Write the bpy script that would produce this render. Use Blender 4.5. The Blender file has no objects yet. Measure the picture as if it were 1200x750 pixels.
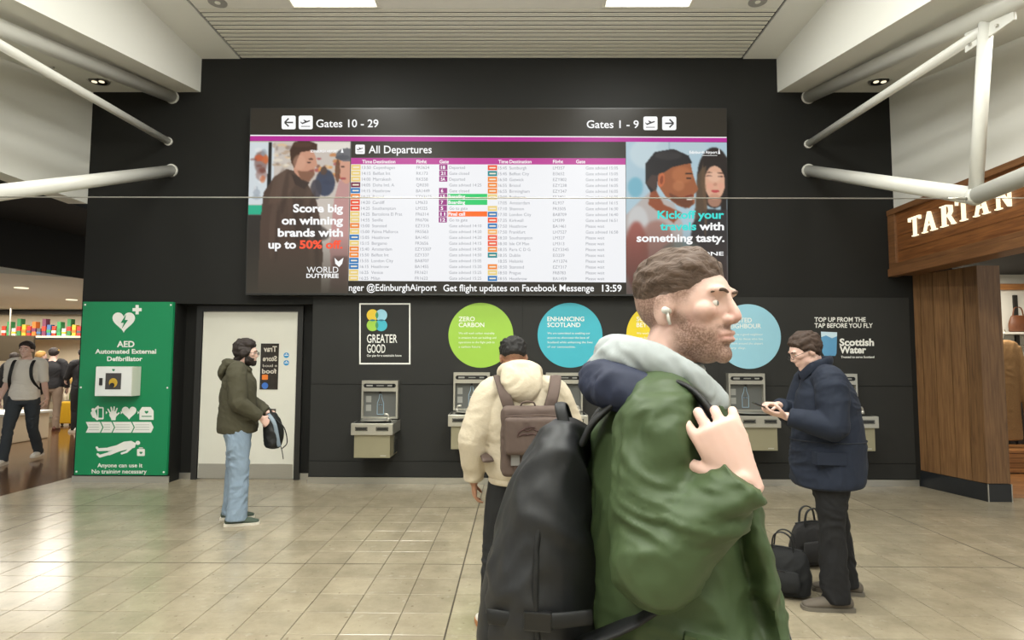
import bpy, bmesh, math, random
import numpy as np
from mathutils import Vector, Matrix, noise
random.seed(7)
C = bpy.context.scene.collection
SC = bpy.context.scene
V = lambda *a: Vector(a)
PI = math.pi
# ------------------------------------------------------------------ camera, world, exposure
F = 700.0; TILT = math.radians(3.92); CAMH = 1.55
CAMM = Matrix.Translation((0, 0, CAMH)) @ Matrix.Rotation(0.007, 4, 'Z') @ Matrix.Rotation(PI/2 + TILT, 4, 'X') @ Matrix.Rotation(0.0035, 4, 'Z')
cam_d = bpy.data.cameras.new('camera'); cam = bpy.data.objects.new('camera', cam_d); C.objects.link(cam)
cam.matrix_world = CAMM
cam_d.sensor_fit = 'HORIZONTAL'; cam_d.sensor_width = 36; cam_d.lens = 36*F/1200; cam_d.clip_start = 0.05
SC.camera = cam
SC.view_settings.view_transform = 'Standard'; SC.view_settings.look = 'None'
SC.view_settings.exposure = 0.0; SC.view_settings.gamma = 1; SC.view_settings.use_curve_mapping = False
world = bpy.data.worlds.new('world'); SC.world = world; world.use_nodes = True
world.node_tree.nodes['Background'].inputs[0].default_value = (0.98, 1.0, 0.98, 1)
world.node_tree.nodes['Background'].inputs[1].default_value = 0.62
def area(name, loc, sx, sy, power, col=(1, .93, .82), rot=(0, 0, 0), spread=PI):
    d = bpy.data.lights.new(name, 'AREA'); d.shape = 'RECTANGLE'; d.size = sx; d.size_y = sy; d.energy = power; d.color = col; d.spread = spread
    o = bpy.data.objects.new(name, d); C.objects.link(o); o.location = loc; o.rotation_euler = rot
    return o
LCOL = (.985, 1, .965)
for i, (lx, ly, pw) in enumerate([(-2.05, 6.0, 48), (1.46, 6.0, 48), (-2.05, 3.6, 100), (1.46, 3.6, 100), (-2.05, 1.0, 110), (1.46, 1.0, 110), (-2.05, -1.8, 130), (1.46, -1.8, 130)]):
    area('ceiling_lamp', (lx, ly, 5.536), 0.9, 0.9, pw, LCOL)
# added fill lamps facing up, unseen above the viewer, to brighten the ceiling
for ly in (1.6, -2.5): area('ceiling_fill', (-.35, ly, 3.9), 6.0, .3, 155, LCOL, rot=(PI-.35, 0, 0))
# ------------------------------------------------------------------ pixel <-> world
RM = CAMM.to_3x3()
def ray(px, py): return RM @ Vector(((px-600)/F, (375-py)/F, -1))
def P(px, py, Y):
    d = ray(px, py); s = Y/d.y; return Vector((d.x*s, Y, CAMH + d.z*s))
def PX(px, py, X):
    d = ray(px, py); s = X/d.x; return Vector((X, d.y*s, CAMH + d.z*s))
def PZ(px, py, Z):
    d = ray(px, py); s = (Z-CAMH)/d.z; return Vector((d.x*s, d.y*s, Z))
# ------------------------------------------------------------------ materials
def lin(c):
    return tuple(((x/255)/12.92 if x/255 <= .04045 else ((x/255+.055)/1.055)**2.4) for x in c)
MATS = {}
def mat(name, rgb, rough=.6, metal=0., var=.08, scale=9., bump=0., emit=0., spec=.5, coat=0., stretch=(1, 1, 1), world_co=False, alpha=1.0):
    if name in MATS: return MATS[name]
    m = bpy.data.materials.new(name); m.use_nodes = True; nt = m.node_tree; N = nt.nodes; L = nt.links
    b = N['Principled BSDF']; c = lin(rgb)
    b.inputs['Roughness'].default_value = rough; b.inputs['Metallic'].default_value = metal
    b.inputs['Specular IOR Level'].default_value = spec; b.inputs['Coat Weight'].default_value = coat
    if alpha < 1: b.inputs['Alpha'].default_value = alpha
    tc = N.new('ShaderNodeNewGeometry') if world_co else N.new('ShaderNodeTexCoord')
    mp = N.new('ShaderNodeMapping'); mp.inputs['Scale'].default_value = stretch
    L.new(tc.outputs['Position' if world_co else 'Object'], mp.inputs['Vector'])
    nz = N.new('ShaderNodeTexNoise'); nz.inputs['Scale'].default_value = scale; nz.inputs['Detail'].default_value = 4
    L.new(mp.outputs[0], nz.inputs['Vector'])
    mx = N.new('ShaderNodeMix'); mx.data_type = 'RGBA'
    mx.inputs[6].default_value = (*[max(0, x*(1-var)) for x in c], 1); mx.inputs[7].default_value = (*[min(1, x*(1+var)) for x in c], 1)
    L.new(nz.outputs['Fac'], mx.inputs[0])
    if emit > 0:
        b.inputs['Specular IOR Level'].default_value = .12; m.cycles.emission_sampling = 'NONE' if name not in ('screen_white', 'lit_diffuser') else 'AUTO'
        b.inputs['Base Color'].default_value = (0.01, 0.01, 0.01, 1)
        L.new(mx.outputs[2], b.inputs['Emission Color']); b.inputs['Emission Strength'].default_value = emit
    else:
        L.new(mx.outputs[2], b.inputs['Base Color'])
    if bump > 0:
        bp = N.new('ShaderNodeBump'); bp.inputs['Strength'].default_value = bump; bp.inputs['Distance'].default_value = .01
        L.new(nz.outputs['Fac'], bp.inputs['Height']); L.new(bp.outputs[0], b.inputs['Normal'])
    MATS[name] = m; return m
def wood(name, rgb1, rgb2, axis='Z', rough=.45, scale=3.):
    if name in MATS: return MATS[name]
    m = bpy.data.materials.new(name); m.use_nodes = True; nt = m.node_tree; N = nt.nodes; L = nt.links
    b = N['Principled BSDF']; b.inputs['Roughness'].default_value = rough
    g = N.new('ShaderNodeNewGeometry'); mp = N.new('ShaderNodeMapping')
    s = [14, 14, 14]; s['XYZ'.index(axis)] = .9; mp.inputs['Scale'].default_value = s
    oi = N.new('ShaderNodeObjectInfo'); add = N.new('ShaderNodeVectorMath'); add.operation = 'ADD'
    sc = N.new('ShaderNodeVectorMath'); sc.operation = 'SCALE'; sc.inputs['Scale'].default_value = 30
    cmb = N.new('ShaderNodeCombineXYZ'); [L.new(oi.outputs['Random'], cmb.inputs[i]) for i in range(3)]
    L.new(cmb.outputs[0], sc.inputs[0]); L.new(g.outputs['Position'], add.inputs[0]); L.new(sc.outputs[0], add.inputs[1]); L.new(add.outputs[0], mp.inputs[0])
    nz = N.new('ShaderNodeTexNoise'); nz.inputs['Scale'].default_value = scale; nz.inputs['Detail'].default_value = 6; nz.inputs['Distortion'].default_value = .6
    L.new(mp.outputs[0], nz.inputs['Vector'])
    r = N.new('ShaderNodeValToRGB'); r.color_ramp.elements[0].position = .3; r.color_ramp.elements[1].position = .72
    r.color_ramp.elements[0].color = (*lin(rgb1), 1); r.color_ramp.elements[1].color = (*lin(rgb2), 1)
    L.new(nz.outputs['Fac'], r.inputs[0])
    hs = N.new('ShaderNodeHueSaturation'); mr = N.new('ShaderNodeMapRange'); mr.inputs[3].default_value = .85; mr.inputs[4].default_value = 1.15
    L.new(oi.outputs['Random'], mr.inputs[0]); L.new(mr.outputs[0], hs.inputs['Value']); L.new(r.outputs[0], hs.inputs['Color'])
    L.new(hs.outputs[0], b.inputs['Base Color'])
    bp = N.new('ShaderNodeBump'); bp.inputs['Strength'].default_value = .15; L.new(nz.outputs['Fac'], bp.inputs['Height']); L.new(bp.outputs[0], b.inputs['Normal'])
    MATS[name] = m; return m
def tile_mat():
    m = bpy.data.materials.new('beige_stone_tile'); m.use_nodes = True; nt = m.node_tree; N = nt.nodes; L = nt.links
    b = N['Principled BSDF']; g = N.new('ShaderNodeNewGeometry')
    n1 = N.new('ShaderNodeTexNoise'); n1.inputs['Scale'].default_value = 3.2; n1.inputs['Detail'].default_value = 8; n1.inputs['Roughness'].default_value = .7
    n2 = N.new('ShaderNodeTexNoise'); n2.inputs['Scale'].default_value = 24; n2.inputs['Detail'].default_value = 3
    n3 = N.new('ShaderNodeTexNoise'); n3.inputs['Scale'].default_value = 13; n3.inputs['Detail'].default_value = 5
    for n in (n1, n2, n3): L.new(g.outputs['Position'], n.inputs['Vector'])
    r1 = N.new('ShaderNodeValToRGB'); r1.color_ramp.elements[0].position = .3; r1.color_ramp.elements[1].position = .7
    r1.color_ramp.elements[0].color = (*lin((139, 129, 108)), 1); r1.color_ramp.elements[1].color = (*lin((167, 156, 133)), 1)
    L.new(n1.outputs['Fac'], r1.inputs[0])
    r2 = N.new('ShaderNodeValToRGB'); r2.color_ramp.elements[0].position = .66; r2.color_ramp.elements[1].position = .74
    r2.color_ramp.elements[0].color = (0, 0, 0, 1); r2.color_ramp.elements[1].color = (.55, .55, .55, 1)
    L.new(n2.outputs['Fac'], r2.inputs[0])
    mx = N.new('ShaderNodeMix'); mx.data_type = 'RGBA'; L.new(r2.outputs[0], mx.inputs[0]); L.new(r1.outputs[0], mx.inputs[6]); mx.inputs[7].default_value = (*lin((92, 76, 56)), 1)
    r3 = N.new('ShaderNodeValToRGB'); r3.color_ramp.elements[0].position = .62; r3.color_ramp.elements[1].position = .72
    r3.color_ramp.elements[0].color = (0, 0, 0, 1); r3.color_ramp.elements[1].color = (.4, .4, .4, 1); L.new(n3.outputs['Fac'], r3.inputs[0])
    m2 = N.new('ShaderNodeMix'); m2.data_type = 'RGBA'; L.new(r3.outputs[0], m2.inputs[0]); L.new(mx.outputs[2], m2.inputs[6]); m2.inputs[7].default_value = (*lin((180, 173, 156)), 1)
    oi = N.new('ShaderNodeObjectInfo'); mr = N.new('ShaderNodeMapRange'); mr.inputs[3].default_value = .93; mr.inputs[4].default_value = 1.07
    hs = N.new('ShaderNodeHueSaturation'); L.new(oi.outputs['Random'], mr.inputs[0]); L.new(mr.outputs[0], hs.inputs['Value']); L.new(m2.outputs[2], hs.inputs['Color'])
    L.new(hs.outputs[0], b.inputs['Base Color']); b.inputs['Roughness'].default_value = .2; b.inputs['Specular IOR Level'].default_value = .6
    return m
# ------------------------------------------------------------------ object helpers
def tag(o, label=None, cat=None, group=None, kind=None):
    if label: o['label'] = label
    if cat: o['category'] = cat
    if group: o['group'] = group
    if kind: o['kind'] = kind
    return o
def empty(name, loc=(0, 0, 0), rz=0, label=None, cat=None, group=None, scale=1):
    o = bpy.data.objects.new(name, None); C.objects.link(o); o.location = loc; o.rotation_euler = (0, 0, rz); o.scale = (scale,)*3
    o.empty_display_size = .1
    return tag(o, label, cat, group)
def link_mesh(name, me, m, parent=None, smooth=False):
    o = bpy.data.objects.new(name, me); C.objects.link(o)
    if m: me.materials.clear(); me.materials.append(m)
    if parent: o.parent = parent
    if smooth:
        me.polygons.foreach_set('use_smooth', [True]*len(me.polygons))
    return o
class MB:
    def __init__(s): s.bm = bmesh.new()
    def box(s, x0, x1, y0, y1, z0, z1, bev=0):
        r = bmesh.ops.create_cube(s.bm, size=1)['verts']
        for v in r: v.co = V(x0+(v.co.x+.5)*(x1-x0), y0+(v.co.y+.5)*(y1-y0), z0+(v.co.z+.5)*(z1-z0))
        if bev:
            es = list({e for v in r for e in v.link_edges})
            bmesh.ops.bevel(s.bm, geom=es, offset=bev, segments=2, affect='EDGES', profile=.6)
        return s
    def hull(s, pts):           # eight corners: bottom ring of four, top ring of four
        v = [s.bm.verts.new(p) for p in pts]
        for f in ((3, 2, 1, 0), (4, 5, 6, 7), (0, 1, 5, 4), (1, 2, 6, 5), (2, 3, 7, 6), (3, 0, 4, 7)): s.bm.faces.new([v[i] for i in f])
        return s
    def cyl(s, p0, p1, r, r1=None, n=16):
        p0 = Vector(p0); p1 = Vector(p1); d = p1-p0; q = d.to_track_quat('Z', 'Y').to_matrix().to_4x4()
        bmesh.ops.create_cone(s.bm, cap_ends=True, segments=n, radius1=r, radius2=r if r1 is None else r1, depth=d.length, matrix=Matrix.Translation((p0+p1)/2) @ q)
        return s
    def ell(s, c, r, T=None, rot=None, sub=3):
        M = Matrix.Translation(c) @ (rot.to_4x4() if rot else Matrix()) @ Matrix.Diagonal((*r, 1))
        if T: M = T @ M
        bmesh.ops.create_icosphere(s.bm, subdivisions=sub, radius=1, matrix=M); return s
    def tube(s, pts, r, n=8, close=False):
        loft(s.bm, [Vector(p) for p in pts], [r]*len(pts), n=n, sub=3, cap=.5); return s
    def prism(s, poly, y0, y1):  # poly of (x,z), extruded along y
        a = [s.bm.verts.new((x, y0, z)) for x, z in poly]; b = [s.bm.verts.new((x, y1, z)) for x, z in poly]
        n = len(poly); s.bm.faces.new(a); s.bm.faces.new(b[::-1])
        for i in range(n): s.bm.faces.new((a[i], b[i], b[(i+1) % n], a[(i+1) % n]))
        bmesh.ops.recalc_face_normals(s.bm, faces=s.bm.faces); return s
    def build(s, name, m, parent=None, smooth=False):
        me = bpy.data.meshes.new(name); bmesh.ops.recalc_face_normals(s.bm, faces=s.bm.faces); s.bm.to_mesh(me); s.bm.free()
        return link_mesh(name, me, m, parent, smooth)
def cat_rom(vals, sub):
    out = []; n = len(vals)
    for i in range(n-1):
        p0 = vals[max(i-1, 0)]; p1 = vals[i]; p2 = vals[i+1]; p3 = vals[min(i+2, n-1)]
        for k in range(sub):
            t = k/sub
            out.append(.5*((2*p1)+(p2-p0)*t+(2*p0-5*p1+4*p2-p3)*t*t+(3*p1-p0-3*p2+p3)*t**3))
    out.append(vals[-1]); return out
def loft(bm, pts, rad, n=14, ref=(1, 0, 0), sub=4, cap=1.0, cap2=None):
    if cap2 is None: cap2 = cap
    ref = Vector(ref); pts = [Vector(p) for p in pts]
    rr = [(r, r) if isinstance(r, (int, float)) else r for r in rad]
    if sub > 1:
        pts = cat_rom(pts, sub); a = cat_rom([r[0] for r in rr], sub); b = cat_rom([r[1] for r in rr], sub)
    else: a = [r[0] for r in rr]; b = [r[1] for r in rr]
    rings = []; N = len(pts); A = None
    frames = []
    for i in range(N):
        t = (pts[min(i+1, N-1)]-pts[max(i-1, 0)]).normalized()
        s = ref - t*ref.dot(t)
        if s.length < .15: s = (A if A else V(.3, .5, .8)); s = s - t*s.dot(t)
        s.normalize(); A = s; frames.append((t, s, t.cross(s)))
    seq = []
    t, s, q = frames[0]; r0 = min(a[0], b[0])*cap
    seq += [(pts[0]-t*r0*.85, s, q, a[0]*.5, b[0]*.5), (pts[0]-t*r0*.5, s, q, a[0]*.86, b[0]*.86)]
    for i in range(N): seq.append((pts[i], frames[i][1], frames[i][2], a[i], b[i]))
    t, s, q = frames[-1]; r1 = min(a[-1], b[-1])*cap2
    seq += [(pts[-1]+t*r1*.5, s, q, a[-1]*.86, b[-1]*.86), (pts[-1]+t*r1*.85, s, q, a[-1]*.5, b[-1]*.5)]
    for (p, s, q, x, y) in seq:
        rings.append([bm.verts.new(p + s*math.cos(2*PI*k/n)*x + q*math.sin(2*PI*k/n)*y) for k in range(n)])
    for i in range(len(rings)-1):
        for k in range(n): bm.faces.new((rings[i][k], rings[i][(k+1) % n], rings[i+1][(k+1) % n], rings[i+1][k]))
    e0 = bm.verts.new(pts[0]-frames[0][0]*r0); e1 = bm.verts.new(pts[-1]+frames[-1][0]*r1)
    for k in range(n):
        bm.faces.new((e0, rings[0][(k+1) % n], rings[0][k])); bm.faces.new((e1, rings[-1][k], rings[-1][(k+1) % n]))
def remesh(bm, voxel, it=4):
    bmesh.ops.recalc_face_normals(bm, faces=bm.faces)
    me = bpy.data.meshes.new('tmp'); bm.to_mesh(me); bm.free()
    o = bpy.data.objects.new('tmp', me); TS.collection.objects.link(o)
    r = o.modifiers.new('r', 'REMESH'); r.mode = 'VOXEL'; r.voxel_size = voxel; r.use_smooth_shade = True
    if it:
        s = o.modifiers.new('s', 'SMOOTH'); s.factor = .5; s.iterations = it
    dg = scratch_graph()
    out = bpy.data.meshes.new_from_object(o.evaluated_get(dg), depsgraph=dg)
    bpy.data.objects.remove(o); bpy.data.meshes.remove(me)
    return out
def displace(me, fn):
    n = len(me.vertices); co = np.empty(n*3); me.vertices.foreach_get('co', co); co = co.reshape(-1, 3)
    no = np.empty(n*3); me.vertices.foreach_get('normal', no); no = no.reshape(-1, 3)
    out = co.copy()
    for i in range(n):
        p = Vector(co[i]); r = fn(p, Vector(no[i]))
        if r is not None: out[i] = r
    me.vertices.foreach_set('co', out.ravel()); me.update()
def wrinkle(me, amp=.004, f=(9, 9, 16), seed=0, ridge=True):
    def fn(p, n):
        q = Vector((p.x*f[0]+seed, p.y*f[1], p.z*f[2]))
        wv = noise.noise(q*.45+V(9, 2, 4)); q = q+V(wv*1.6, -wv, wv*2.2)
        a = noise.noise(q); b = noise.noise(q*2.1+V(3, 1, 7)); c = noise.noise(q*4.7)
        w = (1-abs(a)*2.6)
        m = .45+.9*max(0, .5+noise.noise(q*.3+V(5, 5, 1)))
        n = Vector((n.x, n.y, n.z*(1-abs(n.z))))
        return p + n*(amp*m*(w*.85+(1-abs(b)*2.4)*.35+c*.16-.55))
    displace(me, fn)
# ------------------------------------------------------------------ flat print given by photo pixels on a plane y = Y
TS = bpy.data.scenes.new('scratch')
def scratch_graph():
    with bpy.context.temp_override(scene=TS, view_layer=TS.view_layers[0]):
        dg = bpy.context.evaluated_depsgraph_get(); dg.update(); return dg
def text_geo(s, bold=0., space=1.0):
    cu = bpy.data.curves.new('t', 'FONT'); cu.body = s; cu.size = 1; cu.offset = bold; cu.space_character = space; cu.resolution_u = 3
    o = bpy.data.objects.new('t', cu); TS.collection.objects.link(o)
    dg = scratch_graph()
    me = o.evaluated_get(dg).to_mesh()
    vs = [v.co.copy() for v in me.vertices]; fs = [tuple(p.vertices) for p in me.polygons]
    o.evaluated_get(dg).to_mesh_clear(); bpy.data.objects.remove(o); bpy.data.curves.remove(cu)
    return vs, fs
class Decal:
    def __init__(s, Y): s.Y = Y; s.v = []; s.f = []
    def add(s, pts, faces):
        s.n = getattr(s, 'n', 0)+1; e = s.n*1.2e-5; pts = [Vector((p.x, p.y-e, p.z)) for p in pts]
        b = len(s.v); s.v += pts; s.f += [tuple(b+i for i in f) for f in faces]; return s
    def poly(s, px):
        pts = [P(x, y, s.Y) for x, y in px]; return s.add(pts, [tuple(range(len(pts)))])
    def rect(s, x0, y0, x1, y1): return s.poly([(x0, y0), (x1, y0), (x1, y1), (x0, y1)])
    def disc(s, cx, cy, rx, ry=None, n=40, a0=0, a1=2*PI):
        ry = ry or rx; return s.poly([(cx+rx*math.cos(a0+(a1-a0)*k/n), cy+ry*math.sin(a0+(a1-a0)*k/n)) for k in range(n)])
    def line(s, pts, w):
        for (x0, y0), (x1, y1) in zip(pts, pts[1:]):
            dx, dy = x1-x0, y1-y0; l = math.hypot(dx, dy) or 1; nx, ny = -dy/l*w/2, dx/l*w/2
            s.poly([(x0+nx, y0+ny), (x1+nx, y1+ny), (x1-nx, y1-ny), (x0-nx, y0-ny)])
        return s
    def caps(s, x0, y0, x1, y1, r):
        s.line([(x0, y0), (x1, y1)], 2*r); s.disc(x0, y0, r, n=10); s.disc(x1, y1, r, n=10); return s
    def rrect(s, x0, y0, x1, y1, r, n=5):
        p = []
        for cx, cy, a in ((x1-r, y1-r, 0), (x0+r, y1-r, 90), (x0+r, y0+r, 180), (x1-r, y0+r, 270)):
            for k in range(n+1):
                t = math.radians(a+90*k/n); p.append((cx+r*math.cos(t), cy+r*math.sin(t)))
        return s.poly(p)
    def frame(s, x0, y0, x1, y1, w):
        s.rect(x0, y0, x1, y0+w); s.rect(x0, y1-w, x1, y1); s.rect(x0, y0+w, x0+w, y1-w); s.rect(x1-w, y0+w, x1, y1-w); return s
    def text(s, t, x0, x1, yb, cap, bold=0., right=False, mirror=False):
        # x0..x1 in photo pixels (None keeps natural width), yb baseline, cap = capital height in pixels
        vs, fs = text_geo(t, bold)
        if not vs: return s
        xs = [v.x for v in vs]; a, b = min(xs), max(xs); k = cap/.729/1.0
        if x1 is None: kx = k; X0 = x0
        elif x0 is None: kx = k; X0 = x1-(b-a)*kx
        else: kx = (x1-x0)/(b-a); X0 = x0
        W = (b-a)*kx
        pts = []
        for v in vs:
            u = (v.x-a)*kx
            if mirror: u = W-u
            pts.append(P(X0+u, yb - v.y*k, s.Y))
        return s.add(pts, [f[::-1] for f in fs] if mirror else fs)
    def build(s, name, m, parent=None):
        me = bpy.data.meshes.new(name); me.from_pydata([tuple(v) for v in s.v], [], s.f); me.update()
        o = link_mesh(name, me, m)
        if getattr(s, 'n', 0) > 1 and name not in ('border',): o['kind'] = 'stuff'
        if parent:
            o.parent = parent; o.matrix_parent_inverse = Matrix.Translation(parent.location).inverted()
        return o
def attach(o, parent):
    o.parent = parent
    o.matrix_parent_inverse = (Matrix.Translation(parent.location) @ parent.rotation_euler.to_matrix().to_4x4() @ Matrix.Diagonal((*parent.scale, 1))).inverted(); return o
# ================================================================== THE SETTING
YW = 7.65; XL = -5.61; XR = 4.883; BL = -4.185; BR = 3.424; ZC = 5.538
def px(x, y=420, Y=None): return P(x, y, YW if Y is None else Y).x
def pz(y, x=600, Y=None): return P(x, y, YW if Y is None else Y).z
M_black = mat('matt_black_wall_paint', (27, 27, 25), rough=.62, var=.12, scale=1.3, spec=.25)
M_dark = mat('dark_grey_cladding', (44, 44, 42), rough=.6, var=.08, scale=2, spec=.25)
M_void = mat('black_soffit_paint', (5, 5, 5), rough=.8, var=.05)
M_white = mat('off_white_plaster', (220, 219, 211), rough=.7, var=.02, scale=1.5)
M_cream = mat('cream_plaster', (226, 214, 190), rough=.7, var=.03)
M_metal = mat('brushed_steel', (196, 193, 184), rough=.32, metal=.85, var=.06, scale=30, stretch=(.3, 1, 4))
M_pipe = mat('white_steel_paint', (206, 205, 197), rough=.35, var=.02)
M_slat = mat('pale_ceiling_metal', (222, 219, 206), rough=.5, var=.02)
M_grout = mat('brown_grout', (70, 62, 48), rough=.8)
M_stone = tile_mat()
M_print = mat('white_print', (232, 232, 226), rough=.5, var=.01)
# floor
XF0, XF1, YF0, YF1 = -8.2, 8.2, -6.0, YW
fl = MB().box(-9, 9, -6.5, 9.8, -.12, -.006).build('floor', M_grout); fl['kind'] = 'structure'
TW, TD = .3025, .295; X0 = -.397; Y0 = 4.672; YS = Y0+6*TD
tile_me = None; stuff = MB(); cells = []
def tile_mesh(w, d):
    b = MB(); b.box(0, w, 0, d, -.012, 0)
    me = bpy.data.meshes.new('floor_tile'); bmesh.ops.recalc_face_normals(b.bm, faces=b.bm.faces)
    top = [e for e in b.bm.edges if all(v.co.z > -.001 for v in e.verts)]
    bmesh.ops.bevel(b.bm, geom=top, offset=.0015, segments=1, affect='EDGES')
    b.bm.to_mesh(me); b.bm.free(); me.materials.append(M_stone); return me
G = .0045
tm = tile_mesh(TW-G, TD-G)
def seen(x, y):
    q = CAMM.inverted() @ Vector((x+TW/2, y+TD/2, 0))
    if q.z > -1: return False
    u = 600+F*q.x/-q.z; w = 375-F*q.y/-q.z
    return -40 < u < 1240 and w < 775
for j in range(-34, 6):
    y = Y0+j*TD
    for i in range(-27, 28):
        x = X0+i*TW
        if x < -5.95 and y > 6.0: continue
        cells.append((x, y))
vis = sorted([c for c in cells if seen(*c)], key=lambda c: c[1]+abs(c[0])*.02)[:298]
vs = set(vis)
for (x, y) in vis:
    o = bpy.data.objects.new('floor_tile', tm); C.objects.link(o); o.parent = fl
    o.location = (x+G/2, y+G/2, random.uniform(-.0006, 0)); o.rotation_euler = (random.uniform(-.0012, .0012), random.uniform(-.0012, .0012), 0)
for (x, y) in cells:
    if (x, y) not in vs: stuff.box(x+G/2, x+TW-G/2, y+G/2, y+TD-G/2, -.012, 0)
o = stuff.build('floor_tiles', M_stone, fl); o['kind'] = 'stuff'
# long expansion joints
for xx in (X0, X0+14*TW, X0-14*TW):
    MB().box(xx-.005, xx+.005, -3, YW, -.005, .0006).build('joint_strip', M_grout, fl)
for yy in (Y0, YS): MB().box(-5.9, 8, yy-.004, yy+.004, -.005, .0006).build('joint_strip', M_grout, fl)
# big slabs along the wall
k = 0
for i in range(-9, 14):
    x = X0+i*2*TW
    if x+2*TW > 7: break
    if x < -5.9: continue
    tb = MB().box(x+.002, x+2*TW-.002, YS+.004, YW+.28, -.012, 0).build('floor_slab', M_stone, fl)
# shop floors
M_brown = mat('polished_brown_shop_floor', (98, 68, 40), rough=.12, var=.35, scale=1.5, spec=.7, world_co=True)
o = MB().box(-16, -5.80, 6.0, 19, -.03, -.001).build('floor_shop', M_brown); o['kind'] = 'structure'
for i in range(3): pass
M_oakf = wood('oak_floor', (120, 78, 40), (170, 118, 68), 'X')
o = MB()
fs = MB().box(5.3, 9.2, 7.0, 9.9, -.03, -.002).build('floor_clothes_shop', M_grout); fs['kind'] = 'structure'
for j in range(14):
    MB().box(5.32, 9.1, 7.02+j*.2, 7.215+j*.2, -.004, .004).build('floor_plank', M_oakf, fs)
# back wall with door opening
xo0, xo1 = px(203, 450), px(364, 450); zo = pz(356, 280)
w = MB()
w.box(XL, xo0, YW, YW+.45, 0, zo); w.box(XL, xo1, YW, YW+.45, zo, ZC); w.box(xo1, 5.6, YW, YW+.45, 0, ZC)
wb = w.build('wall_back', M_black); wb['kind'] = 'structure'
# lower cladding panels
ys = [pz(347.5), pz(451), pz(541), .085]
xs = [xo1+.01, px(612), px(842), 5.02]
for a in range(3):
    for b_ in range(3):
        MB().box(xs[b_]+.001, xs[b_+1]-.001, YW-.014, YW+.001, ys[a+1]+.003, ys[a]-.003, .0015).build('wall_panel', M_dark, wb)
# upper cladding panels (wide, faint seams)
xs2 = [xo1-.9, -1.6, .9, 3.3]
tr = MB().box(xo1, 5.05, YW-.022, YW, 0, .08).build('baseboard_back', M_metal); tr['kind'] = 'structure'
tr = MB().box(XL, xo0+.0, YW-.018, YW, 0, .08).build('baseboard_left', M_metal); tr['kind'] = 'structure'
# door recess
YD = YW+.24
M_frame = mat('black_door_frame', (38, 37, 35), rough=.4, var=.05)
M_leaf = mat('white_door_paint', (219, 217, 205), rough=.45, var=.02)
d = empty('door_1', ((px(292)), YD, 0)); d['kind'] = 'structure'
o = MB(); xa, xb, xc, xd = px(203, 450, YD)-.08, P(236, 450, YD).x, P(348.5, 450, YD).x, px(364, 450, YD)+.15; zt = P(290, 365, YD).z
o.box(xb-.07, xb, YD-.05, YD+.08, 0, zt+.07); o.box(xc, xc+.07, YD-.05, YD+.08, 0, zt+.07); o.box(xb, xc, YD-.05, YD+.08, zt, zt+.07)
attach(o.build('door_frame', M_frame), d)
attach(MB().box(xa, xb-.07, YD, YD+.06, 0, zt+.3).build('side_panel', M_black), d)
attach(MB().box(xc+.07, xd, YD, YD+.06, 0, zt+.3).build('side_panel', M_black), d)
attach(MB().box(xb-.07, xc+.07, YD, YD+.06, zt+.07, zt+.3).build('top_panel', M_black), d)
attach(MB().box(xb+.01, xc-.01, YD-.03, YD+.02, .015, zt-.01, .003).build('door_leaf', M_leaf), d)
zk = P(290, 543, YD).z
attach(MB().box(xb+.02, xc-.02, YD-.034, YD-.03, .02, zk).build('kick_plate', M_metal), d)
vp = [P(306, 402.5, YD-.03), P(325.5, 456.5, YD-.03)]
attach(MB().box(vp[0].x, vp[1].x, YD-.035, YD-.028, vp[1].z, vp[0].z).build('vision_pane', mat('dark_door_glass', (48, 42, 36), rough=.08, var=.5, scale=14)), d)
M_glw = mat('pale_reversed_lettering', (200, 192, 178), rough=.4)
dc = Decal(YD-.037)
dc.text('Trav', 309, 324.5, 412, 6.5, .03, mirror=True); dc.text('Store', 308, 324.5, 423, 6, .03, mirror=True); dc.text('e buod', 308, 324.5, 430, 3.4, 0, mirror=True); dc.text('food', 307, 324, 437.5, 5.5, .03, mirror=True)
attach(dc.build('lettering', M_glw), d)
attach(Decal(YD-.0375).rrect(307, 439, 314, 445, 1).build('orange_mark', mat('orange_mark', (222, 120, 40))), d)
attach(Decal(YD-.0375).disc(310.5, 452, 3.8).build('blue_mark', mat('blue_mark', (60, 110, 190))), d)
M_sign = mat('blue_sticker', (46, 140, 196), rough=.4)
for yy in (416.3, 425.2):
    c = P(335.6, yy, YD-.03)
    s = attach(MB().cyl((c.x, YD-.034, c.z), (c.x, YD-.029, c.z), .036, n=28).build('round_sign', M_sign), d)
    attach(Decal(YD-.0345).caps(333.8, yy, 337.4, yy, .5).disc(335.6, yy-1.6, .7, n=8).build('sign_symbol', M_print), d)
hp = [P(313, 479, YD-.03), P(322.5, 510, YD-.03)]
attach(MB().box(hp[0].x, hp[1].x, YD-.036, YD-.03, hp[1].z, hp[0].z).build('push_plate', mat('dark_steel_plate', (104, 100, 92), rough=.3, metal=.7)), d)
tr = MB().box(xa, xb-.07, YD-.02, YD, 0, .08).build('baseboard_recess', M_metal); tr['kind'] = 'structure'
tr = MB().box(xc+.07, xd, YD-.02, YD, 0, .08).build('baseboard_recess_right', M_metal); tr['kind'] = 'structure'
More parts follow.
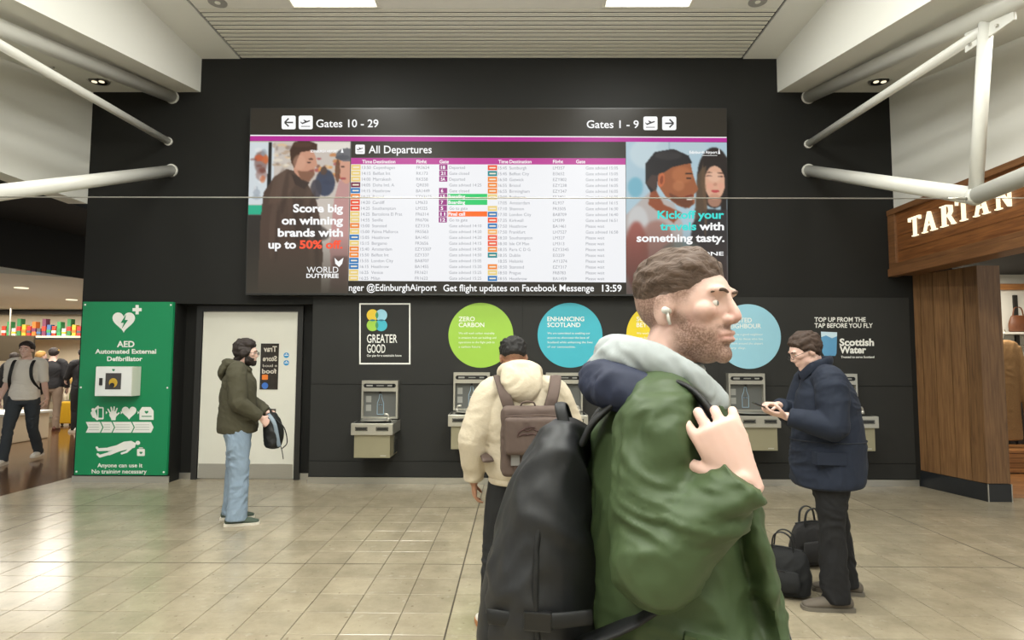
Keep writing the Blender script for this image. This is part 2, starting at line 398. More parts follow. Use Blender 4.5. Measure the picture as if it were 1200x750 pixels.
# ceiling
ZS = .19
YN = -6.0
yc0 = PZ(600, 10.5, ZC).y
ce = MB().box(BL-.02, BR+.02, YN, YW+.4, ZC+.10, ZC+.2).build('ceiling', M_void); ce['kind'] = 'structure'
cxl, cxr = -3.657, 2.964
attach(MB().box(BL, cxl-.02, YN, YW, ZC, ZC+.03).build('border_panel', M_white), ce)
attach(MB().box(cxr+.02, BR, YN, YW, ZC, ZC+.03).build('border_panel', M_white), ce)
n = 13; dp = (YW-yc0)/n
sl = MB().box(cxl+.012, cxr-.012, 0, dp-.024, ZC, ZC+.006, .001)
s0 = sl.build('ceiling_slat', M_slat, ce); s0.location.y = yc0
for i in range(1, n):
    s = s0.copy(); C.objects.link(s); s.location.y = yc0+i*dp
# flat field with light openings
pl = [(-2.05, 1.0), (1.45, 1.0)]
yl = [6.0, 3.6, 1.0, -1.8]
M_flat = mat('flat_ceiling_panel', (222, 220, 210), rough=.55, var=.02)
def field(x0, x1, y0, y1): attach(MB().box(x0, x1, y0, y1, ZC, ZC+.02).build('ceiling_panel', M_flat), ce)
xsf = [cxl+.012, -2.55, -1.55, .96, 1.96, cxr-.012]
field(xsf[0], xsf[1], YN, yc0-.01); field(xsf[2], xsf[3], YN, yc0-.01); field(xsf[4], xsf[5], YN, yc0-.01)
EM_l = mat('lit_diffuser', (255, 248, 228), emit=2.2, var=.01)
for xi in (1, 3):
    yy = [YN]+sorted(yl)
    prev = YN
    for q in sorted(yl):
        field(xsf[xi], xsf[xi+1], prev, q-.5); prev = q+.5
    field(xsf[xi], xsf[xi+1], prev, yc0-.01)
names = {(0, 6.0): 'square recessed ceiling light at the left above the departures board', (1, 6.0): 'square recessed ceiling light at the right above the departures board'}
for ci, cx in enumerate((-2.05, 1.46)):
    for q in yl:
        t = empty('ceiling_light', (cx, q, ZC), label=names.get((ci, q), '%s square ceiling light in the %s row from the departures wall' % (('left', 'right')[ci], {3.6: 'second', 1.0: 'third', -1.8: 'fourth'}.get(q))), cat='light', group='square ceiling lights')
        attach(MB().box(cx-.47, cx+.47, q-.47, q+.47, ZC+.006, ZC+.02).build('diffuser', EM_l), t)
        fr = MB(); fr.box(cx-.5, cx+.5, q-.5, q-.47, ZC-.01, ZC+.02); fr.box(cx-.5, cx+.5, q+.47, q+.5, ZC-.01, ZC+.02); fr.box(cx-.5, cx-.47, q-.47, q+.47, ZC-.01, ZC+.02); fr.box(cx+.47, cx+.5, q-.47, q+.47, ZC-.01, ZC+.02)
        attach(fr.build('frame', M_slat), t)
for nm, x_, y_ in (('left', 255, 2.5), ('right', 888, 1.5)):
    c = PZ(x_, y_, ZC)
    t = empty('ceiling_speaker', (c.x, c.y, ZC), label='round grey speaker grille in the ceiling panel at the upper '+nm, cat='speaker', group='round ceiling speakers')
    attach(MB().cyl((c.x, c.y, ZC-.008), (c.x, c.y, ZC+.002), .1, n=28).build('grille', mat('grey_grille', (150, 148, 142), rough=.6, scale=90, var=.3)), t)
    attach(MB().cyl((c.x, c.y, ZC-.012), (c.x, c.y, ZC-.006), .03, n=20).build('hub', M_flat), t)
# bulkheads: inner face, sloping bottom
def soff(y): return 5.083-ZS*(YW-y) if y > 2.2 else 5.083-ZS*(YW-2.2)
for side, xi, xo_, nm in ((-1, BL, XL, 'left'), (1, BR, XR, 'right')):
    b = bmesh.new()
    pr = [(YW, soff(YW)), (2.2, soff(2.2)), (YN, soff(YN))]
    for (ya, za), (yb, zb) in zip(pr, pr[1:]):
        a0, a1 = sorted((xi, xo_))
        vs_ = [b.verts.new(q) for q in ((a0, yb, zb), (a1, yb, zb), (a1, ya, za), (a0, ya, za), (a0, yb, ZC+.05), (a1, yb, ZC+.05), (a1, ya, ZC+.05), (a0, ya, ZC+.05))]
        for f in ((3, 2, 1, 0), (4, 5, 6, 7), (0, 1, 5, 4), (1, 2, 6, 5), (2, 3, 7, 6), (3, 0, 4, 7)): b.faces.new([vs_[i] for i in f])
    m_ = MB(); m_.bm.free(); m_.bm = b
    o = m_.build('ceiling_bulkhead_'+nm, M_white); o['kind'] = 'structure'
# side walls above the walkway
o = MB().box(XL-.25, XL, YN, YW, 3.58, 5.3).build('wall_left', M_white); o['kind'] = 'structure'
o = MB().box(XR, XR+.25, YN, YW, 3.40, 5.3).build('wall_right', M_white); o['kind'] = 'structure'
# hall behind the camera
o = MB().box(-9, 9, -6.3, -6.0, 0, 5.7).build('wall_front', M_white); o['kind'] = 'structure'
# trusses
for side, nm in ((-1, 'left'), (1, 'right')):
    if side < 0: A = P(201, 200, YW); B_ = P(202, 114, YW); D_ = P(197.5, 166, YW); X = -4.5
    else: A = P(947, 200, YW); B_ = P(947, 114, YW); D_ = P(947, 169, YW); X = 3.83
    Yn = 4.93; zb = 2.935; zt_ = 4.26 if side > 0 else 4.26
    t = empty('roof_truss', (A.x, YW, A.z), label='white tubular steel truss on the black wall '+('left of the departures board' if side < 0 else 'right of the departures board'), cat='truss', group='white steel trusses')
    yt = lambda y: B_.z - (YW-y)*(B_.z-4.36)/(YW-4.6)
    attach(MB().cyl((B_.x, YW+.0, B_.z), (X, 1.9, yt(1.9)), .078, n=24).build('top_chord', M_pipe, smooth=True), t)
    attach(MB().cyl((A.x, YW+.0, A.z), (X, Yn, zb), .072, n=24).build('bottom_chord', M_pipe, smooth=True), t)
    attach(MB().cyl((X, Yn, zb), (X, 1.9, zb+.10), .072, n=24).build('bottom_chord', M_pipe, smooth=True), t)
    attach(MB().ell((X, Yn, zb), (.078,)*3).build('node', M_pipe, smooth=True), t)
    attach(MB().cyl((D_.x, YW+.0, D_.z), (X, 4.75, yt(4.75)-.12), .045, n=20).build('diagonal', M_pipe, smooth=True), t)
    attach(MB().cyl((X, Yn, zb), (X, 4.72, yt(4.72)-.02), .052, n=20).build('post', M_pipe, smooth=True), t)
    g = attach(MB().box(X-.012, X+.012, 4.45, 4.95, yt(4.7)-.2, yt(4.7)-.03, .004).build('gusset_plate', M_pipe), t)
    for (yy, zz) in ((4.88, -.16), (4.80, -.10), (4.52, -.10), (4.60, -.16)):
        sx = -1 if side > 0 else 1
        attach(MB().cyl((X-.03*1, yy, yt(4.7)+zz), (X+.03*1, yy, yt(4.7)+zz), .014, n=8).build('bolt', M_metal), t)
    for q, r in ((A, .085), (B_, .09), (D_, .056)):
        attach(MB().cyl((q.x, YW-.02, q.z), (q.x, YW, q.z), r, n=24).build('wall_collar', M_pipe, smooth=False), t)
t = empty('tension_cable', (-.3, 4.93, 2.92), label='thin steel tie rod stretched across the hall in front of the departures board', cat='cable')
attach(MB().cyl((-4.5, 4.93, 2.915), (3.80, 4.93, 2.915), .0055, n=8).build('rod', M_metal, smooth=True), t)
attach(MB().cyl((3.60, 4.93, 2.915), (3.78, 4.93, 2.915), .012, n=10).build('turnbuckle', M_metal, smooth=True), t)
attach(MB().cyl((3.8, 4.93, 2.92), (XR, 4.93, 2.92), .0045, n=8).build('rod', M_metal, smooth=True), t)
# downlights in the soffits
EM_d = mat('downlight_glow', (255, 240, 205), emit=1.3, var=.01)
for x_, nm in ((115, 'left'), (1031, 'right')):
    c = PZ(x_, 92.5, soff(7.2)); zc = soff(c.y)
    t = empty('downlight', (c.x, c.y, zc), label='recessed twin downlight in the white soffit at the upper '+nm, cat='light', group='soffit downlights')
    attach(MB().cyl((c.x, c.y, zc-.012), (c.x, c.y, zc+.01), .125, n=32).build('bezel', M_metal), t)
    attach(MB().cyl((c.x, c.y, zc-.016), (c.x, c.y, zc-.01), .1, n=32).build('reflector', mat('shadowed_reflector', (96, 92, 84), rough=.2, metal=.8)), t)
    for dx in (-.045, .045): attach(MB().cyl((c.x+dx, c.y, zc-.022), (c.x+dx, c.y, zc-.012), .03, n=16).build('bulb', EM_d), t)
c = PZ(63, 74, soff(6.8)); zc = soff(c.y)
t = empty('sprinkler', (c.x, c.y, zc), label='small sprinkler head on the white soffit at the upper left', cat='sprinkler')
attach(MB().cyl((c.x, c.y, zc-.04), (c.x, c.y, zc), .012, n=10).build('stem', M_metal), t); attach(MB().cyl((c.x, c.y, zc-.045), (c.x, c.y, zc-.04), .04, n=16).build('deflector', M_metal), t)
# light that the two side aisles have (downlight rows along the soffits, out of frame)
for x_ in (-4.9, 4.15):
    for y_ in (4.5, 1.5, -1.5): area('aisle_lamp', (x_, y_, soff(y_)-.05), .5, .5, 20, (1, .97, .9))
# ------------------------------------------------------------------ left shop
a0, a1 = PZ(-60, 303, 2.9), PZ(103, 327, 2.9)
hd = MB().hull([(a0.x, a0.y, 2.9), (a1.x, a1.y, 2.9), (a1.x, a1.y+.3, 2.9), (a0.x, a0.y+.3, 2.9), (a0.x, a0.y, 4.6), (a1.x, a1.y, 4.6), (a1.x, a1.y+.3, 4.6), (a0.x, a0.y+.3, 4.6)])
o = hd.build('trim_1', M_void); o['kind'] = 'structure'
o = MB().box(-13, XL-.26, 5.0, 11, 3.6, 3.75).build('ceiling_dark_soffit', M_void); o['kind'] = 'structure'
o = MB().box(-13, XL-.26, 4.9, 5.0, 3.6, 5.2).build('trim_2', M_void); o['kind'] = 'structure'
o = MB().hull([(a0.x-4, a0.y-.6, 2.91), (a1.x, a1.y, 2.91), (XL+.2, 19, 2.91), (-17, 19, 2.91), (a0.x-4, a0.y-.6, 3.05), (a1.x, a1.y, 3.05), (XL+.2, 19, 3.05), (-17, 19, 3.05)]).build('ceiling_shop', M_white); o['kind'] = 'structure'
o = MB().box(XL, XL+.2, YW+.45, 19, 0, 3.0).build('wall_shop_right', M_cream); o['kind'] = 'structure'
YSB = 16.6
o = MB().box(-17, XL+.2, YSB, YSB+.2, 0, 3.0).build('wall_shop_back', M_cream); o['kind'] = 'structure'
o = MB().box(-16.2, -16, 6, 19, 0, 3.0).build('wall_shop_left', M_cream); o['kind'] = 'structure'
area('shop_lamp', (-9.5, 12.5, 2.88), 3, 3, 190, (1, .95, .86))
area('shop_lamp', (-12.8, 14.5, 2.88), 3, 2, 160, (1, .92, .78))
for i, (a, b) in enumerate(((25, 337), (84, 351))):
    c = PZ(a, b, 2.91)
    tag(MB().cyl((c.x, c.y, 2.895), (c.x, c.y, 2.912), .11, n=20).build('downlight', EM_d), 'round downlight in the white shop ceiling, '+('nearest one at the left edge' if i == 0 else 'beside the green panel' if i == 1 else 'farthest back'), 'light', 'shop ceiling downlights')
# high shelf with goods
Ysf = 15.9
zs = P(50, 393.5, Ysf).z
xs0, xs1 = P(-30, 393, Ysf).x, P(110, 393, Ysf).x
t = empty('display_shelf', ((xs0+xs1)/2, Ysf+.3, zs), label='long high cream shelf across the back of the shop at left', cat='shelf')
attach(MB().box(xs0, xs1, Ysf, YSB, zs-.08, zs).build('board', M_cream), t)
attach(MB().box(xs0, xs1, Ysf-.02, Ysf, zs-.1, zs-.05).build('dark_lip', M_frame), t)
o = MB().box(xs0, xs1, Ysf+.3, YSB, P(50, 367, Ysf).z, P(50, 363, Ysf).z).build('trim_3', M_frame); o['kind'] = 'structure'
cols = [(200, 60, 40), (60, 130, 80), (222, 120, 50), (70, 110, 160), (230, 225, 215), (190, 50, 45), (120, 60, 90), (60, 150, 90), (228, 180, 60), (90, 90, 95)]
cn = ['red', 'green', 'orange', 'blue', 'white', 'crimson', 'purple', 'bright green', 'yellow', 'grey']
for i in range(17):
    cx = P(2+i*5.9, 390, Ysf).x; k = (i*7) % 10; h = [.26, .38, .2, .46, .3][i % 5]; wd = .1
    t = empty('gift_box', (cx, Ysf+.15, zs), label='small %s gift package on the high shop shelf, %s' % (cn[k], 'toward its right end' if i > 9 else 'toward its left end'), cat='package', group='packages on the high shop shelf')
    attach(MB().box(cx-wd/2, cx+wd/2, Ysf+.05, Ysf+.2, zs, zs+h, .006).build('carton', mat('carton_'+cn[k].replace(' ', '_'), cols[k])), t)
    attach(MB().box(cx-wd/2-.002, cx+wd/2+.002, Ysf+.045, Ysf+.2, zs+h*.3, zs+h*.55).build('band', mat('carton_'+cn[(k+4) % 10].replace(' ', '_'), cols[(k+4) % 10])), t)
Yq = 15.5
a, b = P(-20, 393, Yq), P(38, 423, Yq)
o = MB().box(a.x, b.x, Yq, Yq+.06, b.z, a.z).build('menu_screen', mat('dark_screen', (70, 62, 50), rough=.3)); tag(o, 'dark brown hanging sign under the high shelf at the far left', 'sign')
attach(MB().cyl(((a.x+b.x)/2, Yq+.03, a.z), ((a.x+b.x)/2, Yq+.03, 2.91), .02, n=8).build('hanger', M_metal), o)
# display rack with bottles
a, b = PZ(58, 498, 0), PZ(86, 498, 0)
Yr = a.y+.6
t = empty('display_rack', ((a.x+b.x)/2+.2, Yr, 0), label='steel display rack of bottles in the shop beside the green panel', cat='rack')
xa_, xb_ = P(60, 480, Yr).x, P(120, 480, Yr).x
for zz in (.15, .55, .95, 1.25): attach(MB().box(xa_, xb_, Yr-.15, Yr+.25, zz-.03, zz).build('shelf', M_metal), t)
for xx in (xa_, xb_-.04): attach(MB().box(xx, xx+.04, Yr-.15, Yr+.25, 0, 1.35).build('upright', M_metal), t)
bc = [(210, 170, 90), (170, 60, 40), (225, 215, 190), (90, 110, 60)]
bn = ['amber', 'red', 'pale', 'green']
for r_, zz in enumerate((.55, .95)):
    for i in range(7):
        xx = xa_+.12+i*.13
        t2 = empty('bottle', (xx, Yr-.05, zz), label='%s bottle standing on the %s shelf of the steel rack, %s from the left' % (bn[(i+r_) % 4], 'middle' if r_ else 'lower', ['first', 'second', 'third', 'fourth', 'fifth', 'sixth', 'seventh'][i]), cat='bottle', group='bottles on the steel rack')
        attach(MB().cyl((xx, Yr-.05, zz), (xx, Yr-.05, zz+.17), .042, n=10).build('glass', mat('bottle_'+bn[(i+r_) % 4], bc[(i+r_) % 4], rough=.2), smooth=True), t2)
        attach(MB().cyl((xx, Yr-.05, zz+.17), (xx, Yr-.05, zz+.27), .03, .013, n=10).build('neck', M_frame, smooth=True), t2)
# pale counter at the far left
a = PZ(-40, 545, 0); b = PZ(18, 533, 0)
t = empty('shop_counter', (P(13, 500, 11).x-1, 11.4, 0), label='low pale shop counter at the left edge behind the walking man', cat='counter')
attach(MB().box(P(13, 500, 11).x-2, P(13, 500, 11).x, 10.9, 11.9, 0, .5, .02).build('body', M_cream), t)
attach(MB().box(P(13, 500, 11).x-2.04, P(13, 500, 11).x+.03, 10.86, 11.94, .5, .55, .01).build('top', M_white), t)
# ------------------------------------------------------------------ right shop (wood pillar, fascia, interior)
W_p = wood('walnut_planks', (94, 66, 40), (130, 96, 62), 'Z'); W_f = wood('fascia_boards', (92, 54, 26), (138, 88, 46), 'Y'); W_m = wood('walnut_moulding', (100, 66, 38), (128, 88, 54), 'Y')
p0 = V(5.085, YW, 0); p1 = V(5.275, 6.83, 0); p2 = V(5.536, 6.83, 0)
t = empty('wood_pillar', (5.3, 7.2, 0), label='tall pillar clad in brown walnut planks at the shop entrance on the right', cat='pillar')
t['kind'] = 'structure'
ZP = 2.66
attach(MB().hull([(p0.x+.03, p0.y, 0), (p1.x+.03, p1.y+.03, 0), (p2.x-.01, p2.y+.03, 0), (5.62, YW, 0), (p0.x+.03, p0.y, ZP), (p1.x+.03, p1.y+.03, ZP), (p2.x-.01, p2.y+.03, ZP), (5.62, YW, ZP)]).build('core', M_frame), t)
cuts = [0, .12, .33, .58, .8, 1.0]
dirv = (p1-p0); nrm = V(-dirv.y, dirv.x, 0).normalized()
if nrm.x > 0: nrm = -nrm
for c0, c1 in zip(cuts, cuts[1:]):
    a = p0+dirv*c0; b = p0+dirv*c1; g = dirv.normalized()*.004
    a = a+g; b = b-g; o_ = -nrm*.03
    attach(MB().hull([(a.x, a.y, .2), (b.x, b.y, .2), (b.x+o_.x, b.y+o_.y, .2), (a.x+o_.x, a.y+o_.y, .2), (a.x, a.y, ZP), (b.x, b.y, ZP), (b.x+o_.x, b.y+o_.y, ZP), (a.x+o_.x, a.y+o_.y, ZP)]).build('plank', W_p), t)
attach(MB().box(p1.x+.002, p2.x, p1.y-.002, p1.y+.03, .2, ZP).build('plank', W_p), t)
M_pl = mat('black_gloss_plinth', (34, 36, 38), rough=.15, var=.1)
pa = p0+nrm*.004; pb = p1+nrm*.004+V(0, -.008, 0)
attach(MB().hull([(pa.x, pa.y, 0), (pb.x, pb.y, 0), (pb.x+.03, pb.y, 0), (pa.x+.03, pa.y, 0), (pa.x, pa.y, .195), (pb.x, pb.y, .195), (pb.x+.03, pb.y, .195), (pa.x+.03, pa.y, .195)]).build('plinth', M_pl), t)
attach(MB().box(p1.x+.006, p2.x+.004, p1.y-.012, p1.y+.03, 0, .195).build('plinth', M_pl), t)
for xx in (p1.x-.004, p2.x-.004): attach(MB().box(xx, xx+.01, p1.y-.016, p1.y, 0, .195).build('edge_trim', M_metal), t)
# fascia
Xf = 4.8; y0f, y1f = 2.6, YW-.005
t = empty('shop_fascia', (Xf, 5.1, 2.65), label='long wooden shop sign board with glowing cream letters TARTAN', cat='sign')
attach(MB().box(Xf+.04, XR+.25, y0f, y1f, 2.66, 3.395).build('backing', W_m), t)
bz = [2.80, 2.95, 3.14, 3.30, 3.43]
for i in range(4): attach(MB().box(Xf+.02, Xf+.05, y0f+.12, y1f-.12, bz[i]+.002, bz[i+1]-.002).build('board', W_f), t)
attach(MB().box(Xf-.03, XR-.002, y0f, y1f, 2.64, 2.74, .006).build('bottom_moulding', W_m), t)
attach(MB().box(Xf-.01, XR-.002, y0f, y1f, 2.74, 2.80, .006).build('inner_moulding', W_m), t)
attach(MB().box(Xf-.02, XR-.002, y0f, y1f, 3.43, 3.50, .006).build('top_moulding', W_m), t)
attach(MB().box(Xf-.01, XR-.002, y1f-.14, y1f, 2.80, 3.43, .006).build('end_moulding', W_m), t)
attach(MB().box(Xf-.01, XR-.002, y0f, y0f+.14, 2.80, 3.43, .006).build('end_moulding', W_m), t)
EM_t = mat('glowing_letter_face', (255, 240, 200), emit=1.5, var=.01)
GL = {  # letter strokes in unit squares: quads of (u, v)
 'T': [[(.44, 0), (.58, 0), (.58, 1), (.44, 1)], [(0, .92), (1, .92), (1, 1), (0, 1)], [(0, .8), (.06, .8), (.08, .95), (0, .95)], [(.94, .8), (1, .8), (1, .95), (.92, .95)], [(.3, 0), (.72, 0), (.72, .05), (.3, .05)]],
 'A': [[(.1, 0), (.17, 0), (.52, .95), (.46, 1)], [(.74, 0), (.9, 0), (.56, 1), (.44, 1)], [(.26, .32), (.72, .32), (.7, .38), (.28, .38)], [(0, 0), (.3, 0), (.3, .05), (0, .05)], [(.62, 0), (1, 0), (1, .05), (.62, .05)]],
 'R': [[(.14, 0), (.3, 0), (.3, 1), (.14, 1)], [(0, 0), (.44, 0), (.44, .05), (0, .05)], [(0, .95), (.5, .95), (.5, 1), (0, 1)], [(.3, .45), (.56, .45), (.56, .52), (.3, .52)], [(.5, 1), (.5, .93), (.62, .86), (.76, .93)], [(.62, .86), (.78, .93), (.8, .62), (.66, .64)], [(.66, .64), (.8, .62), (.66, .46), (.54, .52)], [(.48, .5), (.62, .5), (.98, .02), (.82, .02)], [(.78, 0), (1, 0), (1, .05), (.8, .05)]],
 'N': [[(.16, 0), (.23, 0), (.23, 1), (.16, 1)], [(.8, 0), (.87, 0), (.87, 1), (.8, 1)], [(.08, 1), (.26, 1), (.87, 0), (.78, 0)], [(.04, 0), (.36, 0), (.36, .05), (.04, .05)], [(.66, .95), (1, .95), (1, 1), (.66, 1)], [(0, .95), (.2, .95), (.2, 1), (0, 1)]]}
for ch, xa_, xb_ in (('T', 1064.5, 1077.5), ('A', 1080, 1096.5), ('R', 1102, 1118.5), ('T', 1120.5, 1137), ('A', 1141, 1159), ('N', 1166, 1187)):
    ya, yb = PX(xa_, 250, Xf).y, PX(xb_, 250, Xf).y
    b = bmesh.new()
    for qd in GL[ch]:
        fr = [b.verts.new((Xf-.012, ya+(yb-ya)*u, 3.07+.235*v)) for u, v in qd]; bk = [b.verts.new((Xf+.022, ya+(yb-ya)*u, 3.07+.235*v)) for u, v in qd]
        b.faces.new(fr); b.faces.new(bk[::-1])
        for i in range(4): b.faces.new((fr[i], bk[i], bk[(i+1) % 4], fr[(i+1) % 4]))
    m_ = MB(); m_.bm.free(); m_.bm = b
    attach(m_.build('letter_'+ch.lower(), EM_t), t)
# interior of the clothes shop
YB = 9.5
o = MB().box(5.3, 9.2, YB, YB+.2, 0, 3.1).build('wall_shop_rear', M_white); o['kind'] = 'structure'
o = MB().box(5.5, 5.6, YW+.45, YB, 0, 2.9).build('wall_shop_side', M_white); o['kind'] = 'structure'
o = MB().box(9.1, 9.3, 5.5, YB, 0, 3.1).build('wall_shop_far', M_white); o['kind'] = 'structure'
o = MB().box(5.3, 9.2, 6.9, YB, 2.95, 3.1).build('ceiling_clothes_shop', M_void); o['kind'] = 'structure'
area('shop_lamp', (6.8, 8.6, 2.9), 1.5, .8, 55, (1, .9, .75))
W_s = wood('oak_shelf', (140, 92, 50), (178, 126, 76), 'X')
o = MB().box(P(1168, 335, YB).x, 9, YB-.05, YB, P(1190, 340, YB).z, P(1190, 333, YB).z).build('wood_rail', W_s); tag(o, 'horizontal wooden rail high on the white shop wall at right', 'rail')
Ysh = 9.15
a = P(1160, 389, Ysh)
t = empty('display_ledge', (a.x+1, YB, a.z), label='white wall shelf in the clothes shop holding a brown bag', cat='shelf')
attach(MB().box(a.x, 8.8, Ysh, YB, a.z-.03, a.z).build('board', M_white), t)
attach(MB().box(P(1189, 360, YB).x-.03, P(1189, 360, YB).x+.03, YB-.03, YB, .5, P(1189, 346, YB).z).build('upright', M_frame), t)
attach(MB().cyl((a.x, YB-.08, a.z-.2), (8.8, YB-.08, a.z-.2), .014, n=10).build('hanging_rail', M_metal), t)
attach(MB().box(8.3, 8.34, YB-.1, YB, a.z-.24, a.z-.03).build('bracket', M_metal), t)
# bench
c0 = PZ(1180, 578, 0)
bx = P(1180, 550, 8.55).x
t = empty('wooden_bench', (bx+.7, 8.8, 0), label='low wooden slatted display bench inside the clothes shop', cat='bench')
zt2 = P(1190, 527, 8.55).z
for i in range(4): attach(MB().box(bx-.25, bx+1.6, 8.5, 8.53, .02+i*(zt2-.06)/4, .02+(i+1)*(zt2-.06)/4-.006).build('slat', W_s), t)
attach(MB().box(bx-.27, bx+1.62, 8.48, 9.1, zt2-.035, zt2).build('top', W_s), t)
attach(MB().box(bx-.24, bx+1.58, 8.54, 9.08, 0, zt2-.04).build('carcass', M_frame), t)
# garments hanging
def jacket(pxc, ytop, ybot, Y, label, m, w=.42):
    c = P(pxc, ytop, Y); b = P(pxc, ybot, Y)
    t = empty('hanging_jacket', (c.x, Y, c.z), label=label, cat='jacket', group='jackets hanging in the clothes shop')
    bm = bmesh.new(); L_ = c.z-b.z
    loft(bm, [(c.x, Y, b.z), (c.x, Y, b.z+L_*.4), (c.x, Y, c.z-.12), (c.x, Y, c.z)], [(w*.46, .07), (w*.42, .08), (w*.48, .09), (.08, .05)], n=20, cap=.2)
    for s in (-1, 1): loft(bm, [(c.x+s*w*.4, Y, c.z-.1), (c.x+s*w*.56, Y-.03, c.z-L_*.45), (c.x+s*w*.6, Y-.05, c.z-L_*.85)], [.065, .06, .048], cap=.3)
    me = remesh(bm, .014, 3); wrinkle(me, .006, (8, 8, 5))
    attach(link_mesh('garment', me, m, smooth=True), t)
    hb = MB(); hb.tube([(c.x-.02, Y, c.z+.02), (c.x, Y, c.z+.1), (c.x+.02, Y, c.z+.13), (c.x, Y, c.z+.16)], .005); attach(hb.build('hanger_hook', M_metal), t)
jacket(1177, 399, 515, 8.75, 'tan wool jacket hanging at the edge of the clothes shop entrance', mat('tan_wool', (150, 116, 76), rough=.9, scale=60, var=.2))
jacket(1166, 412, 540, 9.32, 'dark grey garment hanging behind the tan jacket in the clothes shop', mat('charcoal_wool', (52, 46, 42), rough=.9, scale=60, var=.2), .3)
jacket(1201, 420, 545, 9.2, 'dark garment hanging at the right edge below the shop shelf', mat('charcoal_wool', (52, 46, 42)), .26)
c = P(1194, 388, 9.3)
t = empty('handbag', (c.x, 9.3, a.z if False else c.z), label='brown handbag on the white shelf at the right edge', cat='bag')
zc = P(1160, 389, Ysh).z
bm = bmesh.new(); loft(bm, [(c.x, 9.3, zc+.02), (c.x, 9.3, zc+.14), (c.x, 9.3, zc+.26)], [(.15, .07), (.15, .07), (.11, .03)], n=20, cap=.3)
M_bag = mat('brown_leather', (98, 58, 34), rough=.5, var=.3, scale=14)
me = remesh(bm, .01, 2); attach(link_mesh('pouch', me, M_bag, smooth=True), t)
attach(MB().tube([(c.x-.08, 9.3, zc+.26), (c.x-.05, 9.3, zc+.38), (c.x+.05, 9.3, zc+.38), (c.x+.08, 9.3, zc+.26)], .01).build('handle', M_bag, smooth=True), t)
# ================================================================== DEPARTURES BOARD
YBD = YW-.16
bt = empty('departures_board', (P(572, 240, YBD).x, YBD, 0), label='wide lit departures board on the black wall with gates, flights and two adverts', cat='screen')
bt.location.z = P(572, 345, YBD).z
def E(name, rgb, e=.9): return mat('screen_'+name, rgb, rough=.3, emit=e, var=.004)
def dk(y=0): return YBD-.0005-y
M_case = mat('board_casing', (30, 30, 28), rough=.4)
c = [P(287.5, 345.5, YBD), P(853.5, 347, YBD), P(851.5, 126.5, YBD), P(293.5, 126.5, YBD)]
attach(MB().hull([(c[0].x, YBD, c[0].z), (c[1].x, YBD, c[1].z), (c[1].x, YW-.0, c[1].z), (c[0].x, YW-.0, c[0].z), (c[3].x, YBD, c[3].z), (c[2].x, YBD, c[2].z), (c[2].x, YW-.0, c[2].z), (c[3].x, YW-.0, c[3].z)]).build('casing', M_case), bt)
E_br = E('dark_brown', (58, 52, 42), .62); E_mag = E('magenta', (190, 44, 156)); E_w = E('white', (242, 243, 246), .97); E_wt = E('white_text', (250, 250, 250), 1.0)
attach(Decal(dk()).poly([(294.5, 127.5), (851, 127.5), (851.8, 160), (293.5, 157.5)]).build('gate_header', E_br), bt)
attach(Decal(dk()).poly([(293.3, 158), (851.5, 160.5), (851.5, 161.6), (293.3, 159.3)]).build('light_line', E_wt), bt)
attach(Decal(dk()).poly([(293.3, 159.3), (851.6, 161.6), (851.8, 166.6), (293, 165)]).build('magenta_band', E_mag), bt)
attach(Decal(dk()).poly([(412, 165.6), (733, 166), (733.3, 185.3), (411.5, 184.6)]).build('title_strip', E_br), bt)
attach(Decal(dk()).poly([(411.5, 185), (733, 185.5), (733, 193), (411.5, 192.5)]).build('column_heading', E('magenta_heading', (196, 62, 156))), bt)
attach(Decal(dk()).poly([(411.4, 192.5), (733, 193), (733.6, 331), (408.4, 329)]).build('flight_list', E_w), bt)
attach(Decal(dk()).poly([(408.3, 329.3), (733.6, 331.2), (733.8, 345), (407.8, 343.5)]).build('ticker_strip', E_br), bt)
for a_ in ((330, 135.5, 346.5, 151.5, 2), (350, 135.5, 366.5, 151.5, 2), (754, 136.5, 770.5, 152.5, 2), (776, 136.5, 792.5, 152.5, 2), (416.5, 169.5, 427.5, 180.5, 1.5)): attach(Decal(dk(.002)).rrect(*a_).build('pictogram_tile', E_wt), bt)
d = Decal(dk(.003)).line([(333.5, 143.5), (343.5, 143.5)], 1.7).line([(338.3, 138.8), (333.6, 143.5), (338.3, 148.2)], 1.7).line([(779.5, 144.5), (789.5, 144.5)], 1.7).line([(784.6, 139.8), (789.3, 144.5), (784.6, 149.2)], 1.7)
for ox, oy, k in ((350, 135.5, 1), (754, 136.5, 1), (416.5, 169.5, .67)):   # take-off aeroplane
    q = lambda x, y: (ox+x*k, oy+y*k)
    d.poly([q(3, 8.6), q(12.2, 5.4), q(13.6, 5.7), q(13, 6.7), q(4.2, 10)]); d.poly([q(7.5, 7.6), q(5.4, 5), q(6.4, 4.8), q(10.3, 6.6)]); d.poly([q(3.1, 9.2), q(1.9, 7.3), q(2.7, 7.1), q(4.6, 8.8)]); d.line([q(3, 12.6), q(13.4, 12.6)], .8*k)
attach(d.build('pictogram', E('grey_symbol', (80, 78, 76), .6)), bt)
d = Decal(dk(.002)).text('Gates 10 - 29', 370.5, 443.5, 149, 9.4, .012).text('Gates 1 - 9', 687.5, 748.5, 150, 9.4, .012).text('All Departures', 432, 506, 179.5, 9.3, .012)
d.text('nger @EdinburghAirport', 408.8, 511.5, 340.8, 8.2, .014).text('Get flight updates on Facebook Messenge', 519.5, 696, 341.3, 8.2, .014).text('13:59', 705.5, 728.5, 341.6, 8.2, .02)
for x_, t_ in ((424.5, 'Time'), (437.5, 'Destination'), (488, 'Flight'), (515, 'Gate'), (584, 'Time'), (597, 'Destination'), (648, 'Flight'), (675, 'Gate')):
    d.text(t_, x_, None, 191.3, 4.1, .02)
attach(d.build('lettering', E_wt), bt)
